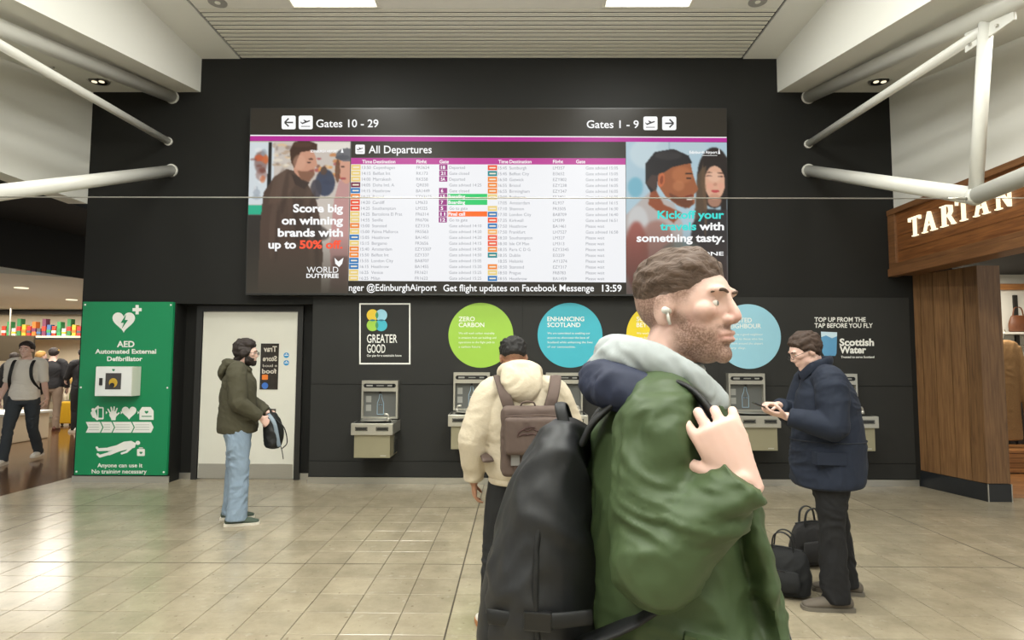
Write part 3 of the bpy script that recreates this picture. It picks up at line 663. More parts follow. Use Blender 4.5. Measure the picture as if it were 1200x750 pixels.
ylw, org, red, blu, tea, drk, lor = (242, 214, 130), (248, 140, 50), (245, 84, 48), (36, 122, 190), (20, 140, 145), (120, 40, 70), (252, 180, 100)
Lc = [ylw, ylw, ylw, drk, blu, org, red, red, ylw, ylw, org, ylw, blu, ylw, org, org, blu, blu, ylw, ylw]
Rc = [red, tea, org, org, org, ylw, None, ylw, blu, red, blu, lor, red, red, org, tea, None, org, ylw, blu]
cname = {ylw: 'yellow', org: 'orange', red: 'red', blu: 'blue', tea: 'teal', drk: 'plum', lor: 'pale_orange'}
rowL = [('13:50', 'Copenhagen', 'FR3624', '18', 'Departed'), ('14:15', 'Belfast Int', 'RK173', '21', 'Gate closed'), ('14:00', 'Marrakesh', 'RK558', '5A', 'Departed'), ('14:05', 'Doha Intl. A', 'QR030', '', 'Gate advised 14:25'), ('14:15', 'Heathrow', 'BA1449', '6', 'Gate closed'), ('14:15', 'Bristol', 'EZY3125', '15', ''), ('14:20', 'Cardiff', 'LM633', '7', ''), ('14:25', 'Southampton', 'LM325', '5', 'Go to gate'), ('14:25', 'Barcelona El Prat', 'FR6314', '11', ''), ('14:55', 'Seville', 'FR6706', '12', 'Go to gate'),
 ('15:00', 'Stansted', 'EZY315', '', 'Gate advised 14:10'), ('15:00', 'Palma Mallorca', 'FR5563', '', 'Gate advised 14:20'), ('15:05', 'Heathrow', 'BA1451', '', 'Gate advised 14:20'), ('15:15', 'Bergamo', 'FR3656', '', 'Gate advised 14:15'), ('15:40', 'Amsterdam', 'EZY3307', '', 'Gate advised 14:50'), ('15:50', 'Belfast Int', 'EZY337', '', 'Gate advised 14:50'), ('15:55', 'London City', 'BA8707', '', 'Gate advised 15:05'), ('16:15', 'Heathrow', 'BA1455', '', 'Gate advised 15:20'), ('16:25', 'Venice', 'FR1621', '', 'Gate advised 15:25'), ('16:25', 'Milan', 'FR1622', '', 'Gate advised 15:25')]
rowR = [('15:45', 'Sumburgh', 'LM357', 'Gate advised 15:05'), ('15:45', 'Belfast City', 'EI3652', 'Gate advised 15:05'), ('16:50', 'Gatwick', 'EZY802', 'Gate advised 16:00'), ('16:55', 'Bristol', 'EZY238', 'Gate advised 16:05'), ('16:55', 'Birmingham', 'EZY347', 'Gate advised 16:05'), ('17:00', 'Budapest', 'FR3801', 'Gate advised 16:05'), ('17:05', 'Amsterdam', 'KL937', 'Gate advised 16:15'), ('17:10', 'Shannon', 'FR3505', 'Gate advised 16:30'), ('17:30', 'London City', 'BA8709', 'Gate advised 16:40'), ('17:35', 'Kirkwall', 'LM399', 'Gate advised 16:51'), ('17:50', 'Heathrow', 'BA1461', 'Please wait'),
 ('17:50', 'Frankfurt', 'LH7527', 'Gate advised 16:58'), ('18:20', 'Southampton', 'LM327', 'Please wait'), ('18:30', 'Isle Of Man', 'LM313', 'Please wait'), ('18:35', 'Paris C D G', 'EZY3345', 'Please wait'), ('18:35', 'Dublin', 'EI3259', 'Please wait'), ('18:35', 'Helsinki', 'AY1374', 'Please wait'), ('18:50', 'Stansted', 'EZY317', 'Please wait'), ('18:50', 'Prague', 'FR8783', 'Please wait'), ('18:55', 'Heathrow', 'BA1459', 'Please wait')]
dec = {}
def D(nm, y): return dec.setdefault(nm, Decal(dk(y)))
RH = 6.83
for i in range(20):
    y0 = 193.0+i*RH; y1 = y0+RH-.7; sh = -3*(i/20)*1.0
    D(cname[Lc[i]], .0015).rect(411.6+sh, y0, 422.6+sh, y1)
    D('logo', .003).rect(413.6+sh, y0+2.2, 421+sh, y0+3.9)
    t_ = rowL[i]; yb = y1-1.1
    D('grey', .002).text(t_[0], 424.5+sh, None, yb, 3.7, 0).text(t_[1], 437.5+sh*.9, None, yb, 3.7, 0).text(t_[2], 488+sh*.6, None, yb, 3.7, 0)
    if t_[4]: D('grey', .002).text(t_[4], 526.5, None, yb, 3.6, 0)
    if t_[3]:
        D('gate', .0015).rect(514.8-i*.08, y0-.1, 524.4-i*.08, y1+.1); D('gtxt', .003).text(t_[3], 517-(len(t_[3])-1)*.3-i*.08, 517+len(t_[3])*2.4, yb, 3.9, .03)
    yr0 = y0+.5
    if Rc[i]:
        D(cname[Rc[i]], .0015).rect(571.6, yr0, 582.6, yr0+RH-.8); D('logo', .003).rect(573.5, yr0+2.2, 581, yr0+3.9)
    t_ = rowR[i]; yb += .5
    D('grey', .002).text(t_[0], 584, None, yb, 3.7, 0).text(t_[1], 597, None, yb, 3.7, 0).text(t_[2], 648, None, yb, 3.7, 0).text(t_[3], 686.5, None, yb, 3.6, 0)
for i, nm in ((5, 'green'), (6, 'green'), (8, 'orange_bar')):
    y0 = 193.0+i*RH; D(nm, .0015).rect(524.8, y0, 571, y0+RH-.7); D('gtxt', .003).text('Final call' if i == 8 else 'Boarding', 525.4, 545, y0+RH-1.9, 4.0, .03)
for k_, (nm, col, e) in dict(yellow=('airline_cell', ylw, .92), orange=('airline_cell', org, .92), red=('airline_cell', red, .92), blue=('airline_cell', blu, .92), teal=('airline_cell', tea, .92), plum=('airline_cell', drk, .92), pale_orange=('airline_cell', lor, .92), logo=('airline_mark', (248, 236, 214), .93), grey=('flight_text', (158, 160, 168), .9), gate=('gate_cell', (158, 40, 132), .92), gtxt=('gate_text', (250, 246, 250), 1.), green=('boarding_bar', (34, 206, 108), .95), orange_bar=('final_call_bar', (252, 108, 20), .98)).items():
    attach(dec[k_].build(nm, E('c_'+k_, col, e)), bt)
# adverts: flat printed-light pictures computed point by point
def inside(X, Y, poly):
    m = np.zeros(X.shape, bool); n = len(poly)
    for i in range(n):
        x0, y0 = poly[i]; x1, y1 = poly[(i+1) % n]
        if y0 == y1: continue
        c = ((Y >= min(y0, y1)) & (Y < max(y0, y1))) & (X < x0+(Y-y0)*(x1-x0)/(y1-y0)); m ^= c
    return m.astype(float)
class Pic:
    def __init__(s, x0, y0, x1, y1, st=.8):
        s.r = (x0, y0, x1, y1); s.nx = int((x1-x0)/st)+1; s.ny = int((y1-y0)/st)+1
        s.X, s.Y = np.meshgrid(np.linspace(x0, x1, s.nx), np.linspace(y0, y1, s.ny)); s.c = np.zeros((s.ny, s.nx, 3))
    def blur(s, m, k):
        for _ in range(k):
            p = np.pad(m, 1, mode='edge'); m = (p[:-2, 1:-1]+p[2:, 1:-1]+p[1:-1, :-2]+p[1:-1, 2:]+2*p[1:-1, 1:-1])/6
        return m
    def put(s, m, col, a=1, k=1):
        m = s.blur(m, k)[..., None]*a; s.c = s.c*(1-m)+np.array(col, float)*m; return s
    def ell(s, cx, cy, rx, ry, col, a=1, k=1, rot=0):
        t = math.radians(rot); u = (s.X-cx)*math.cos(t)+(s.Y-cy)*math.sin(t); v = -(s.X-cx)*math.sin(t)+(s.Y-cy)*math.cos(t)
        return s.put(((u/rx)**2+(v/ry)**2 < 1).astype(float), col, a, k)
    def pol(s, poly, col, a=1, k=1): return s.put(inside(s.X, s.Y, poly), col, a, k)
    def grad(s, fn, col): m = np.clip(fn(s.X, s.Y), 0, 1)[..., None]; s.c = s.c*(1-m)+np.array(col, float)*m; return s
    def build(s, name, corners, parent, YY):
        (ax, ay), (bx, by), (cx, cy), (dx, dy) = corners   # tl tr br bl in photo pixels
        U, W = np.meshgrid(np.linspace(0, 1, s.nx), np.linspace(0, 1, s.ny))
        vx = []
        q = [P(*k, YY) for k in corners]
        vx = [tuple((q[0]*(1-u)+q[1]*u)*(1-w)+(q[3]*(1-u)+q[2]*u)*w) for u, w in zip(U.ravel(), W.ravel())]
        f = [(j*s.nx+i, j*s.nx+i+1, (j+1)*s.nx+i+1, (j+1)*s.nx+i) for j in range(s.ny-1) for i in range(s.nx-1)]
        me = bpy.data.meshes.new(name); me.from_pydata(vx, [], f)
        ca = me.color_attributes.new('Col', 'FLOAT_COLOR', 'POINT'); c = np.clip(s.c/255, 0, 1); l = np.where(c <= .04045, c/12.92, ((c+.055)/1.055)**2.4)
        ca.data.foreach_set('color', np.concatenate([l, np.ones((s.ny, s.nx, 1))], 2).ravel())
        if 'advert_picture' not in MATS:
            m = bpy.data.materials.new('advert_picture'); m.use_nodes = True; nt = m.node_tree; b = nt.nodes['Principled BSDF']; b.inputs['Base Color'].default_value = (.01, .01, .01, 1); b.inputs['Roughness'].default_value = .3; b.inputs['Specular IOR Level'].default_value = .12; m.cycles.emission_sampling = 'NONE'
            at = nt.nodes.new('ShaderNodeVertexColor'); at.layer_name = 'Col'; nt.links.new(at.outputs[0], b.inputs['Emission Color']); b.inputs['Emission Strength'].default_value = .92; MATS['advert_picture'] = m
        return attach(link_mesh(name, me, MATS['advert_picture']), parent)
p = Pic(288, 165, 411, 343)
p.c[:] = (206, 196, 186)
rs = np.random.RandomState(3)
p.pol([(288, 166), (318, 166), (318, 240), (288, 240)], (214, 222, 226)).pol([(288, 241), (309, 241), (309, 252), (288, 252)], (40, 178, 140), k=1).pol([(288, 252), (320, 252), (320, 343), (288, 343)], (46, 42, 38), k=2)
p.ell(302, 190, 8, 14, (120, 84, 76), .7, 4).ell(300, 185, 6, 4, (206, 90, 50), .8, 2).ell(303, 205, 7, 7, (150, 110, 100), .6, 3)
p.pol([(366, 166), (411, 166), (411, 178), (366, 176)], (232, 226, 216), 1, 3)
for i in range(26): p.ell(370+rs.rand()*40, 178+rs.rand()*38, 2+rs.rand()*6, 1+rs.rand()*3, [(226, 150, 70), (240, 210, 160), (120, 70, 50), (200, 120, 60), (160, 60, 60)][i % 5], .75, 2)
p.ell(381, 214, 12, 16, (58, 66, 88), .95, 2).ell(379, 200, 4, 5, (90, 70, 60), 1, 1).ell(370, 222, 7, 12, (70, 66, 74), .9, 2)
for i in range(30): p.ell(316+rs.rand()*24, 168+rs.rand()*30, 1.5+rs.rand()*5, .8+rs.rand()*2.4, [(236, 226, 206), (180, 150, 120), (146, 130, 120), (226, 190, 140), (200, 190, 180)][i % 5], .7, 2)
for i in range(16): p.ell(293+rs.rand()*16, 172+rs.rand()*60, 1.5+rs.rand()*4, 1+rs.rand()*4, [(236, 236, 236), (120, 70, 60), (150, 160, 170), (210, 110, 60)][i % 4], .6, 2)
p.pol([(311, 166), (315, 166), (315, 320), (309, 320)], (34, 32, 32), 1, 1)
# pink coated person in a grey cap
p.pol([(398, 212), (411, 205), (411, 343), (392, 343), (388, 290), (392, 235)], (196, 150, 146), 1, 1).pol([(392, 300), (411, 300), (411, 343), (388, 343)], (120, 90, 88), .8, 6)
p.ell(407, 198, 9, 17, (214, 160, 136)).ell(407, 181, 13, 8, (110, 110, 114)).ell(402, 184, 9, 3, (90, 90, 96)).ell(403, 209, 3.5, 1.3, (170, 80, 80), 1, 1).ell(396, 200, 3, 14, (110, 74, 52), .9, 1).ell(402, 195, 2, 1, (60, 40, 34))
# man in brown
p.pol([(334, 198), (350, 202), (360, 216), (371, 236), (377, 262), (380, 300), (378, 343), (302, 343), (303, 262), (306, 226), (318, 208)], (82, 64, 54), 1, 1)
p.pol([(318, 208), (334, 198), (346, 215), (330, 236), (312, 240)], (96, 76, 64), .9, 4).ell(352, 260, 14, 26, (66, 52, 44), .7, 8)
p.pol([(340, 204), (352, 208), (362, 214), (356, 222), (344, 216)], (64, 50, 44), 1, 1)
p.pol([(340, 180), (346, 172), (364, 172), (369, 184), (371, 193), (368, 196), (368, 203), (362, 212), (352, 210), (343, 202)], (206, 152, 126), 1, 1)
p.pol([(347, 200), (358, 201), (367, 198), (368, 205), (361, 214), (351, 210)], (120, 82, 62), .8, 2).ell(361, 190, 2.4, .9, (70, 50, 44)).ell(364, 200, 2.5, .9, (150, 80, 76)).ell(344, 190, 2.2, 4, (190, 130, 110))
p.pol([(339, 190), (337, 176), (342, 166), (356, 163), (370, 168), (371, 177), (362, 176), (350, 178), (346, 188), (343, 197)], (70, 46, 34), 1, 1)
p.ell(370, 272, 18, 9, (70, 62, 58), .8, 4, 15)
for a_ in ((326, 222, 5, 26, 8), (340, 250, 3, 30, -6), (358, 240, 4, 22, 14), (318, 270, 4, 34, 2), (366, 292, 4, 30, -4)): p.ell(a_[0], a_[1], a_[2], a_[3], (104, 84, 72), .35, 4, a_[4]); p.ell(a_[0]+6, a_[1]+4, a_[2]*.7, a_[3], (58, 44, 38), .4, 4, a_[4])
p.ell(349, 190, 8, 9, (222, 172, 146), .5, 4).ell(363, 186, 3, 1, (84, 56, 44), .9, 1).ell(352, 169, 12, 3, (96, 68, 52), .5, 3)
p.grad(lambda X, Y: (Y-275)/60*.8, (66, 60, 50))
p.build('advert_picture', [(293, 165.4), (410.7, 165.8), (407.6, 343.6), (288.6, 343.4)], bt, dk())
d = Decal(dk(.002)).text('Score big', 343.5, 402, 248.5, 9.6, .035).text('on winning', 330, 402, 262.8, 9.6, .035).text('brands with', 325.5, 402, 277, 9.6, .035).text('up to', 314.5, 347, 291, 9.6, .035)
d.text('WORLD', 359.5, 396.5, 319.6, 7.4, .0).text('DUTYFREE', 359, 396.8, 325.6, 5, .03).poly([(393, 309), (392, 302), (396.5, 306.5), (402.5, 302), (401, 309), (397.5, 313)]).text('EDINBURGH AIRPORT', 364, 396, 178.6, 3, .02).poly([(399.4, 179), (401, 173), (402.6, 179)])
attach(d.build('advert_lettering', E_wt), bt)
attach(Decal(dk(.002)).text('50% off.', 351, 401.5, 291, 9.6, .035).build('advert_lettering', E('coral_text', (255, 88, 58), 1.)), bt)
p = Pic(734, 166, 853, 345)
p.c[:] = (176, 202, 214)
p.ell(745, 220, 9, 12, (110, 176, 196), .8, 8).ell(760, 180, 22, 18, (198, 216, 222), .9, 12).ell(800, 172, 30, 10, (186, 206, 214), .8, 6)
p.pol([(784, 166), (786, 166), (786, 190), (784, 190)], (150, 176, 190), .8, 1)
# woman
p.ell(838, 208, 20, 36, (46, 38, 36), 1, 2).pol([(818, 205), (828, 190), (830, 290), (812, 290)], (92, 74, 58), 1, 3).pol([(846, 190), (853, 190), (853, 300), (844, 300)], (40, 34, 32), 1, 2)
p.ell(838.5, 214, 12, 20, (222, 172, 144), 1, 1).ell(838, 235, 8, 8, (200, 148, 122), .8, 2).pol([(825, 197), (832, 190), (846, 190), (852, 200), (852, 186), (838, 178), (826, 184)], (44, 36, 34), 1, 1)
p.ell(832, 206, 3.4, .8, (60, 40, 36), 1, 1).ell(845, 206.5, 3.4, .8, (60, 40, 36), 1, 1).ell(839, 224, 4.8, 1.6, (190, 76, 78), 1, 1).ell(839, 216, 2.4, 2, (196, 140, 116), .8, 1).ell(832, 202, 4, .7, (80, 58, 48), .9).ell(845, 202.5, 4, .7, (80, 58, 48), .9)
p.pol([(812, 262), (828, 245), (853, 246), (853, 345), (800, 345)], (54, 52, 54), 1, 3)
# man in profile
p.pol([(762, 225), (790, 238), (800, 262), (800, 345), (734, 345), (734, 252)], (186, 178, 174), 1, 4)
p.pol([(765, 215), (778, 240), (800, 250), (790, 262), (760, 240)], (150, 82, 54), 1, 2)
p.pol([(771, 196), (790, 186), (810, 190), (812, 200), (814, 208), (819, 222), (816, 226), (814, 228), (815, 238), (808, 244), (796, 242), (780, 230), (771, 216)], (160, 96, 62), 1, 1)
p.ell(800, 205, 12, 10, (186, 116, 76), .7, 6).pol([(784, 226), (798, 232), (812, 230), (813, 240), (804, 245), (788, 236)], (96, 56, 40), .75, 3)
p.ell(810, 233, 4.8, 1.7, (246, 240, 232), 1, 1, -12).ell(808, 229.8, 5, .9, (120, 50, 40), .9, 1, -12).ell(808, 209, 3.2, 1, (40, 28, 26), 1, 1).ell(808, 203.5, 4.5, 1, (50, 34, 28), 1, 1)
p.ell(775.5, 211, 4.2, 8.5, (200, 110, 70), 1, 1, 8).ell(776, 211, 2, 5, (130, 66, 44), .8, 1, 8)
p.pol([(757, 215), (757, 192), (768, 178), (790, 174), (808, 182), (812, 191), (804, 192), (788, 196), (779, 202), (772, 204), (770, 222), (763, 226)], (42, 40, 42), 1, 1).pol([(757, 215), (764, 205), (771, 206), (769, 226)], (84, 66, 60), .8, 3)
p.ell(838, 207, 8, 6, (238, 196, 170), .5, 4).ell(833, 218, 4, 4, (232, 160, 140), .4, 3).ell(846, 218, 4, 4, (232, 160, 140), .4, 3).ell(796, 218, 7, 6, (200, 132, 90), .5, 4).ell(784, 182, 16, 5, (70, 66, 66), .5, 4)
for a_ in range(8): p.ell(824+a_*1.2-a_*a_*.1, 205+a_*9, 1.2, 16, (120, 92, 68), .35, 1, 4)
p.ell(748, 262, 12, 20, (206, 208, 208), .8, 8).ell(746, 300, 14, 40, (150, 66, 54), .8, 14).ell(770, 285, 20, 26, (150, 90, 76), .6, 14).ell(800, 300, 26, 18, (86, 104, 96), .6, 12)
p.grad(lambda X, Y: (Y-265)/70*.7, (74, 56, 50))
p.build('advert_picture', [(733.6, 166.2), (851.6, 167), (853.2, 345.4), (734, 344.8)], bt, dk())
d = Decal(dk(.002)).text('with', 819.5, 848.5, 269.5, 9.4, .03).text('something tasty.', 746, 849, 283.2, 9.4, .03).text('ALL BAR ONE', 771.5, 848, 299.4, 4.6, .02).text('Edinburgh Airport', 808, 840.5, 180, 3.4, .02).poly([(841.5, 180.5), (842.6, 173), (844, 180.5)]).rect(823, 182, 840.5, 182.5)
attach(d.build('advert_lettering', E_wt), bt)
attach(Decal(dk(.002)).text('Kickoff your', 770.5, 848.5, 256, 9.4, .03).text('travels', 773.5, 816, 269.5, 9.4, .03).build('advert_lettering', E('turquoise_text', (64, 222, 214), 1.)), bt)
# ================================================================== WALL GRAPHICS
YG = YW-.016
def vin(d, name, m, label, cat, group=None):
    o = d.build(name, m); return tag(o, label, cat, group)
M_vg = mat('lime_vinyl', (150, 192, 66), var=.03, rough=.5); M_vt = mat('turquoise_vinyl', (62, 172, 190), var=.03, rough=.5); M_vy = mat('yellow_vinyl', (224, 200, 40), var=.03, rough=.5); M_vb = mat('pale_blue_vinyl', (146, 196, 214), var=.03, rough=.5)
def disc_sign(cx, cy, r, m, label, l1, l2, lines, tx, lm=M_print):
    c = P(cx, cy, YG); rr = P(cx+r, cy, YG).x-c.x
    t = empty('round_wall_graphic', (c.x, YG, c.z), label=label, cat='sign', group='round sustainability graphics')
    attach(MB().cyl((c.x, YG-.003, c.z), (c.x, YG+.003, c.z), rr, n=72).build('disc', m), t)
    d = Decal(YG-.0045); d.text(l1, tx, None, cy-16.5, 5.4, .012); d.text(l2, tx, None, cy-9.6, 5.4, .012)
    for i, (s_, w_) in enumerate(lines): d.text(s_, tx, tx+w_, cy-1.2+i*5.3, 2.5, .0)
    attach(d.build('lettering', lm), t)
    return t
disc_sign(563.5, 392.8, 38, M_vg, 'lime green disc graphic reading ZERO CARBON above the second drinking fountain', 'ZERO', 'CARBON', [('We will reach carbon neutrality', 42), ('in emissions from our buildings and', 44), ('operations on the flight path to', 42), ('a carbon future.', 26)], 537.5)
disc_sign(668, 392.8, 38, M_vt, 'turquoise disc graphic reading ENHANCING SCOTLAND above the third drinking fountain', 'ENHANCING', 'SCOTLAND', [('We are committed to enabling our', 50), ('airport to showcase the best of', 49), ('Scotland while enhancing the lives', 53), ('of our communities.', 33)], 641.5)
disc_sign(772, 392.8, 38, M_vy, 'yellow disc graphic mostly hidden behind the passing man in green', 'SCOTLAND', 'BEYOND', [('We work with our partners to', 46), ('care for the planet and for', 46), ('the people around us.', 36)], 746)
disc_sign(877, 394.2, 38, M_vb, 'pale blue disc graphic above the fountain right of the passing man in green', 'TRUSTED', 'NEIGHBOUR', [('We will be a good neighbour', 44), ('and listen to those who live', 44), ('and work around the airport', 44), ('every day.', 24)], 850)
c = P(451, 391, YG)
t = empty('framed_wall_graphic', (c.x, YG, c.z), label='white framed square graphic reading GREATER GOOD above the leftmost drinking fountain', cat='sign')
attach(Decal(YG-.001).frame(421, 355.3, 481, 427, 1.7).build('border', M_print), t)
for x_, y_, m_, n_ in ((436.6, 369.4, mat('amber_vinyl', (222, 190, 50)), 'petal'), (446.8, 369.4, M_vb, 'petal'), (436.6, 381.2, M_vg, 'petal'), (446.8, 381.2, M_vt, 'petal')):
    attach(Decal(YG-.001-.0006*(x_ > 440)-.0003*(y_ > 375)).disc(x_, y_, 6.9).build(n_, m_), t)
def lens(d, cx, cy, w, h):
    pts = [(cx+w*math.sin(PI*k/8), cy-h+2*h*k/8) for k in range(9)]+[(cx-w*math.sin(PI*k/8), cy+h-2*h*k/8) for k in range(1, 8)]; return d.poly(pts)
d = Decal(YG-.0035); lens(d, 441.7, 369.4, 1.8, 4.6); lens(d, 441.7, 381.2, 1.8, 4.6)
attach(d.build('overlap', mat('deep_green_vinyl', (60, 140, 90))), t)
d = Decal(YG-.0035); pts = [(436.6-4.2+8.4*k/8, 375.3+1.1*math.sin(PI*k/8)) for k in range(9)]+[(440.8-8.4*k/8, 375.3-1.1*math.sin(PI*k/8)) for k in range(1, 8)]; d.poly(pts); d.poly([(x+10.2, y) for x, y in pts])
attach(d.build('overlap', mat('deep_teal_vinyl', (30, 110, 130))), t)
attach(Decal(YG-.001).text('GREATER', 430, 465.5, 401.6, 10.2, .01).text('GOOD', 430, 451.6, 413.3, 10.2, .01).text('Our plan for a sustainable future', 430, 470.5, 417.9, 2.8, .01).build('lettering', M_print), t)
c = P(988, 395, YG)
t = empty('wall_lettering', (c.x, YG, c.z), label='white wall lettering TOP UP FROM THE TAP with water glass above the navy coat', cat='sign')
d = Decal(YG-.001).text('TOP UP FROM THE', 954.5, 1014.5, 377, 5.4, .02).text('TAP BEFORE YOU FLY', 954.5, 1022.8, 384, 5.4, .02).text('Scottish', 983.8, 1024.2, 405, 8.4, .035).text('Water', 983.8, 1015, 413.8, 8.4, .035).text('Trusted to serve Scotland', 985.5, 1024.5, 419.6, 2.7, .02)
attach(d.build('lettering', M_print), t)
attach(Decal(YG-.001).poly([(962, 388.6), (981, 389.4), (980.3, 414), (979, 417), (966, 417), (963.6, 413)]).build('water_glass', mat('pale_water_blue', (196, 220, 232))), t)
attach(Decal(YG-.002).poly([(962.3, 395), (968, 393), (975, 396.4), (980.9, 394), (980.3, 414), (979, 417), (966, 417), (963.6, 413)]).build('water', mat('water_blue', (90, 150, 190))), t)
# ================================================================== GREEN DEFIBRILLATOR BOARD
YA = YW-.045
M_grn = mat('green_board', (8, 132, 82), rough=.45, var=.03, scale=2)
tl, tr_, br, bl = P(97.2, 353.5, YA), P(202, 354, YA), P(195.8, 557, YA), P(87, 556.5, YA)
XAr = (tr_.x+br.x)/2; XAl = (tl.x+bl.x)/2
t = empty('defibrillator_board', ((XAl+XAr)/2, YA, bl.z), label='tall green defibrillator sign board on the black wall left of the white door', cat='sign')
attach(MB().box(XAl, XAr, YA, YW, bl.z, tl.z, .002).build('board', M_grn), t)
for sx in (XAl+.03, XAr-.03):
    for sz in (bl.z+.04, (bl.z+tl.z)/2, tl.z-.04): attach(MB().cyl((sx, YA-.004, sz), (sx, YA, sz), .012, n=12).build('screw_cap', M_print), t)
def heart(d, cx, cy, k):
    pts = []
    for i in range(40):
        a = 2*PI*i/40; pts.append((cx+k*16*math.sin(a)**3/16, cy-k*(13*math.cos(a)-5*math.cos(2*a)-2*math.cos(3*a)-math.cos(4*a))/16))
    return d.poly(pts)
attach(heart(Decal(YA-.001), 145, 376, 13.3).build('heart_sign', M_print), t)
attach(Decal(YA-.001).rect(155.3, 361, 166, 364.8).rect(158.8, 357.4, 162.6, 368.4).build('cross_sign', M_print), t)
d = Decal(YA-.001)
d.text('AED', 137, 157.6, 406.6, 7.2, .03).text('Automated External', 111.5, 183, 414.3, 5.4, .03).text('Defibrillator', 125.5, 167, 423, 5.4, .03)
d.text('Anyone can use it', 114, 167, 547.6, 5, .02).text('No training necessary', 107.5, 172, 554.8, 5, .02)
attach(d.build('lettering', M_print), t)
d = Decal(YA-.001)
d.rrect(114, 477, 121.5, 491.5, 1.2).caps(109, 480, 112, 488, 1.8).caps(109, 482, 115, 476.6, 1.2).caps(111, 488, 114, 491, 1.6).caps(108, 484, 110, 488, 1.8)
attach(d.build('phone_symbol', M_print), t); d = Decal(YA-.001)
d.disc(132.5, 486, 4.4).poly([(129, 487), (136, 487), (135.4, 492.4), (130.6, 492.4)])
for a, b, c_, e in ((129.6, 485, 126.6, 479.6), (131.4, 483, 130.2, 477.4), (133.2, 483, 133.8, 477), (135, 484, 137.2, 478.6), (136, 487, 139.4, 484)): d.caps(a, b, c_, e, .85)
attach(d.build('hand_symbol', M_print), t); attach(heart(Decal(YA-.001), 151.3, 483, 8.6).build('heart_symbol', M_print), t); d = Decal(YA-.001)
d.poly([(163.4, 492), (163.4, 481.5), (166.5, 477), (176.5, 477), (180, 481.5), (180, 492)])
attach(d.build('device_symbol', M_print), t); d = Decal(YA-.001)
for x_ in (124, 141.6, 161.2): d.poly([(x_, 481.5), (x_+2, 483.5), (x_, 485.5)])
# chain of chevrons
for a, b in ((100.5, 117), (118.4, 130.6), (132, 153.6), (155, 177)): attach(Decal(YA-.001).poly([(a, 494.4), (b, 494.4), (b+3, 500.8), (b, 507), (a, 507), (a+3, 500.8)]).build('chevron', M_print), t)
attach(d.build('arrow_symbols', M_print), t); d = Decal(YA-.001)
d.disc(161.5, 519, 2.7, 2.4).poly([(137, 521.5), (145, 517.6), (154, 516.6), (159.5, 519.6), (158, 524.6), (150, 526.4), (140, 529)])
d.caps(139, 523.4, 127, 526.4, 2.2).caps(127, 526.4, 115.4, 527, 1.8).caps(115.4, 527, 113.4, 524.4, 1.4).caps(140, 526.6, 128, 531.4, 2.2).caps(128, 531.4, 117, 534.6, 1.7).caps(117, 534.6, 114.4, 532.4, 1.4).caps(156, 522.8, 148, 529.6, 1.4).caps(148, 529.6, 142.6, 531.4, 1.2)
d.rrect(160.6, 526, 169.8, 534.4, 1.2).rect(162.8, 524.4, 167.4, 525.4)
attach(d.build('lying_figure', M_print), t)
d = Decal(YA-.0025).poly([(148, 368), (141.4, 378.4), (145.2, 378.4), (142.6, 385.4), (150, 375), (146.2, 375)])
d.rrect(115.4, 478.6, 120, 489.6, .6); heart(d, 171.7, 483, 2.2); d.rect(166, 487.4, 177.6, 488.4); heart(d, 165.2, 530.6, 1.8)
attach(d.build('green_details', M_grn), t)
d = Decal(YA-.0025)
for a, b in ((103, 116), (121, 129), (134.5, 152), (157.5, 175)):
    for yy in (497.8, 500.6, 503.4): d.line([(a+1, yy), (b, yy)], .5)
attach(d.build('chevron_small_print', mat('grey_small_print', (170, 178, 170))), t)
# defibrillator cabinet
YC = YA-.19
a, b = P(112.2, 429.5, YC), P(153.2, 464.5, YC)
t = empty('defibrillator_cabinet', ((a.x+b.x)/2, YA, b.z), label='small white wall cabinet with a window mounted on the green board', cat='cabinet')
attach(MB().box(a.x, b.x, YC+.012, YA-.004, b.z, a.z, .004).build('body', M_leaf), t)
M_wp = mat('white_powder_coat', (228, 230, 228), rough=.35, var=.01)
attach(MB().box(a.x+.004, b.x-.004, YC, YC+.012, b.z+.004, a.z-.004, .003).build('door', M_wp), t)
w0, w1 = P(124, 437.2, YC), P(141.5, 456.4, YC)
attach(MB().box(w0.x, w1.x, YC-.002, YC+.001, w1.z, w0.z).build('window', mat('smoked_window', (66, 62, 60), rough=.1)), t)
attach(MB().ell(((w0.x+w1.x)/2, YC-.001, w0.z-.12), (.055, .004, .06)).build('device', mat('yellow_device', (196, 160, 50)), smooth=True), t)
attach(MB().cyl(((w0.x+w1.x)/2-.01, YC-.007, w0.z-.15), ((w0.x+w1.x)/2-.01, YC-.002, w0.z-.15), .03, n=20).build('device_dial', M_frame), t)
l0, l1 = P(117, 443, YC), P(120, 451.5, YC)
attach(MB().box(l0.x, l1.x, YC-.012, YC, l1.z, l0.z, .002).build('latch', M_frame), t)
attach(heart(Decal(YC-.001), 133, 433.6, 1.7).build('heart_mark', M_grn), t)
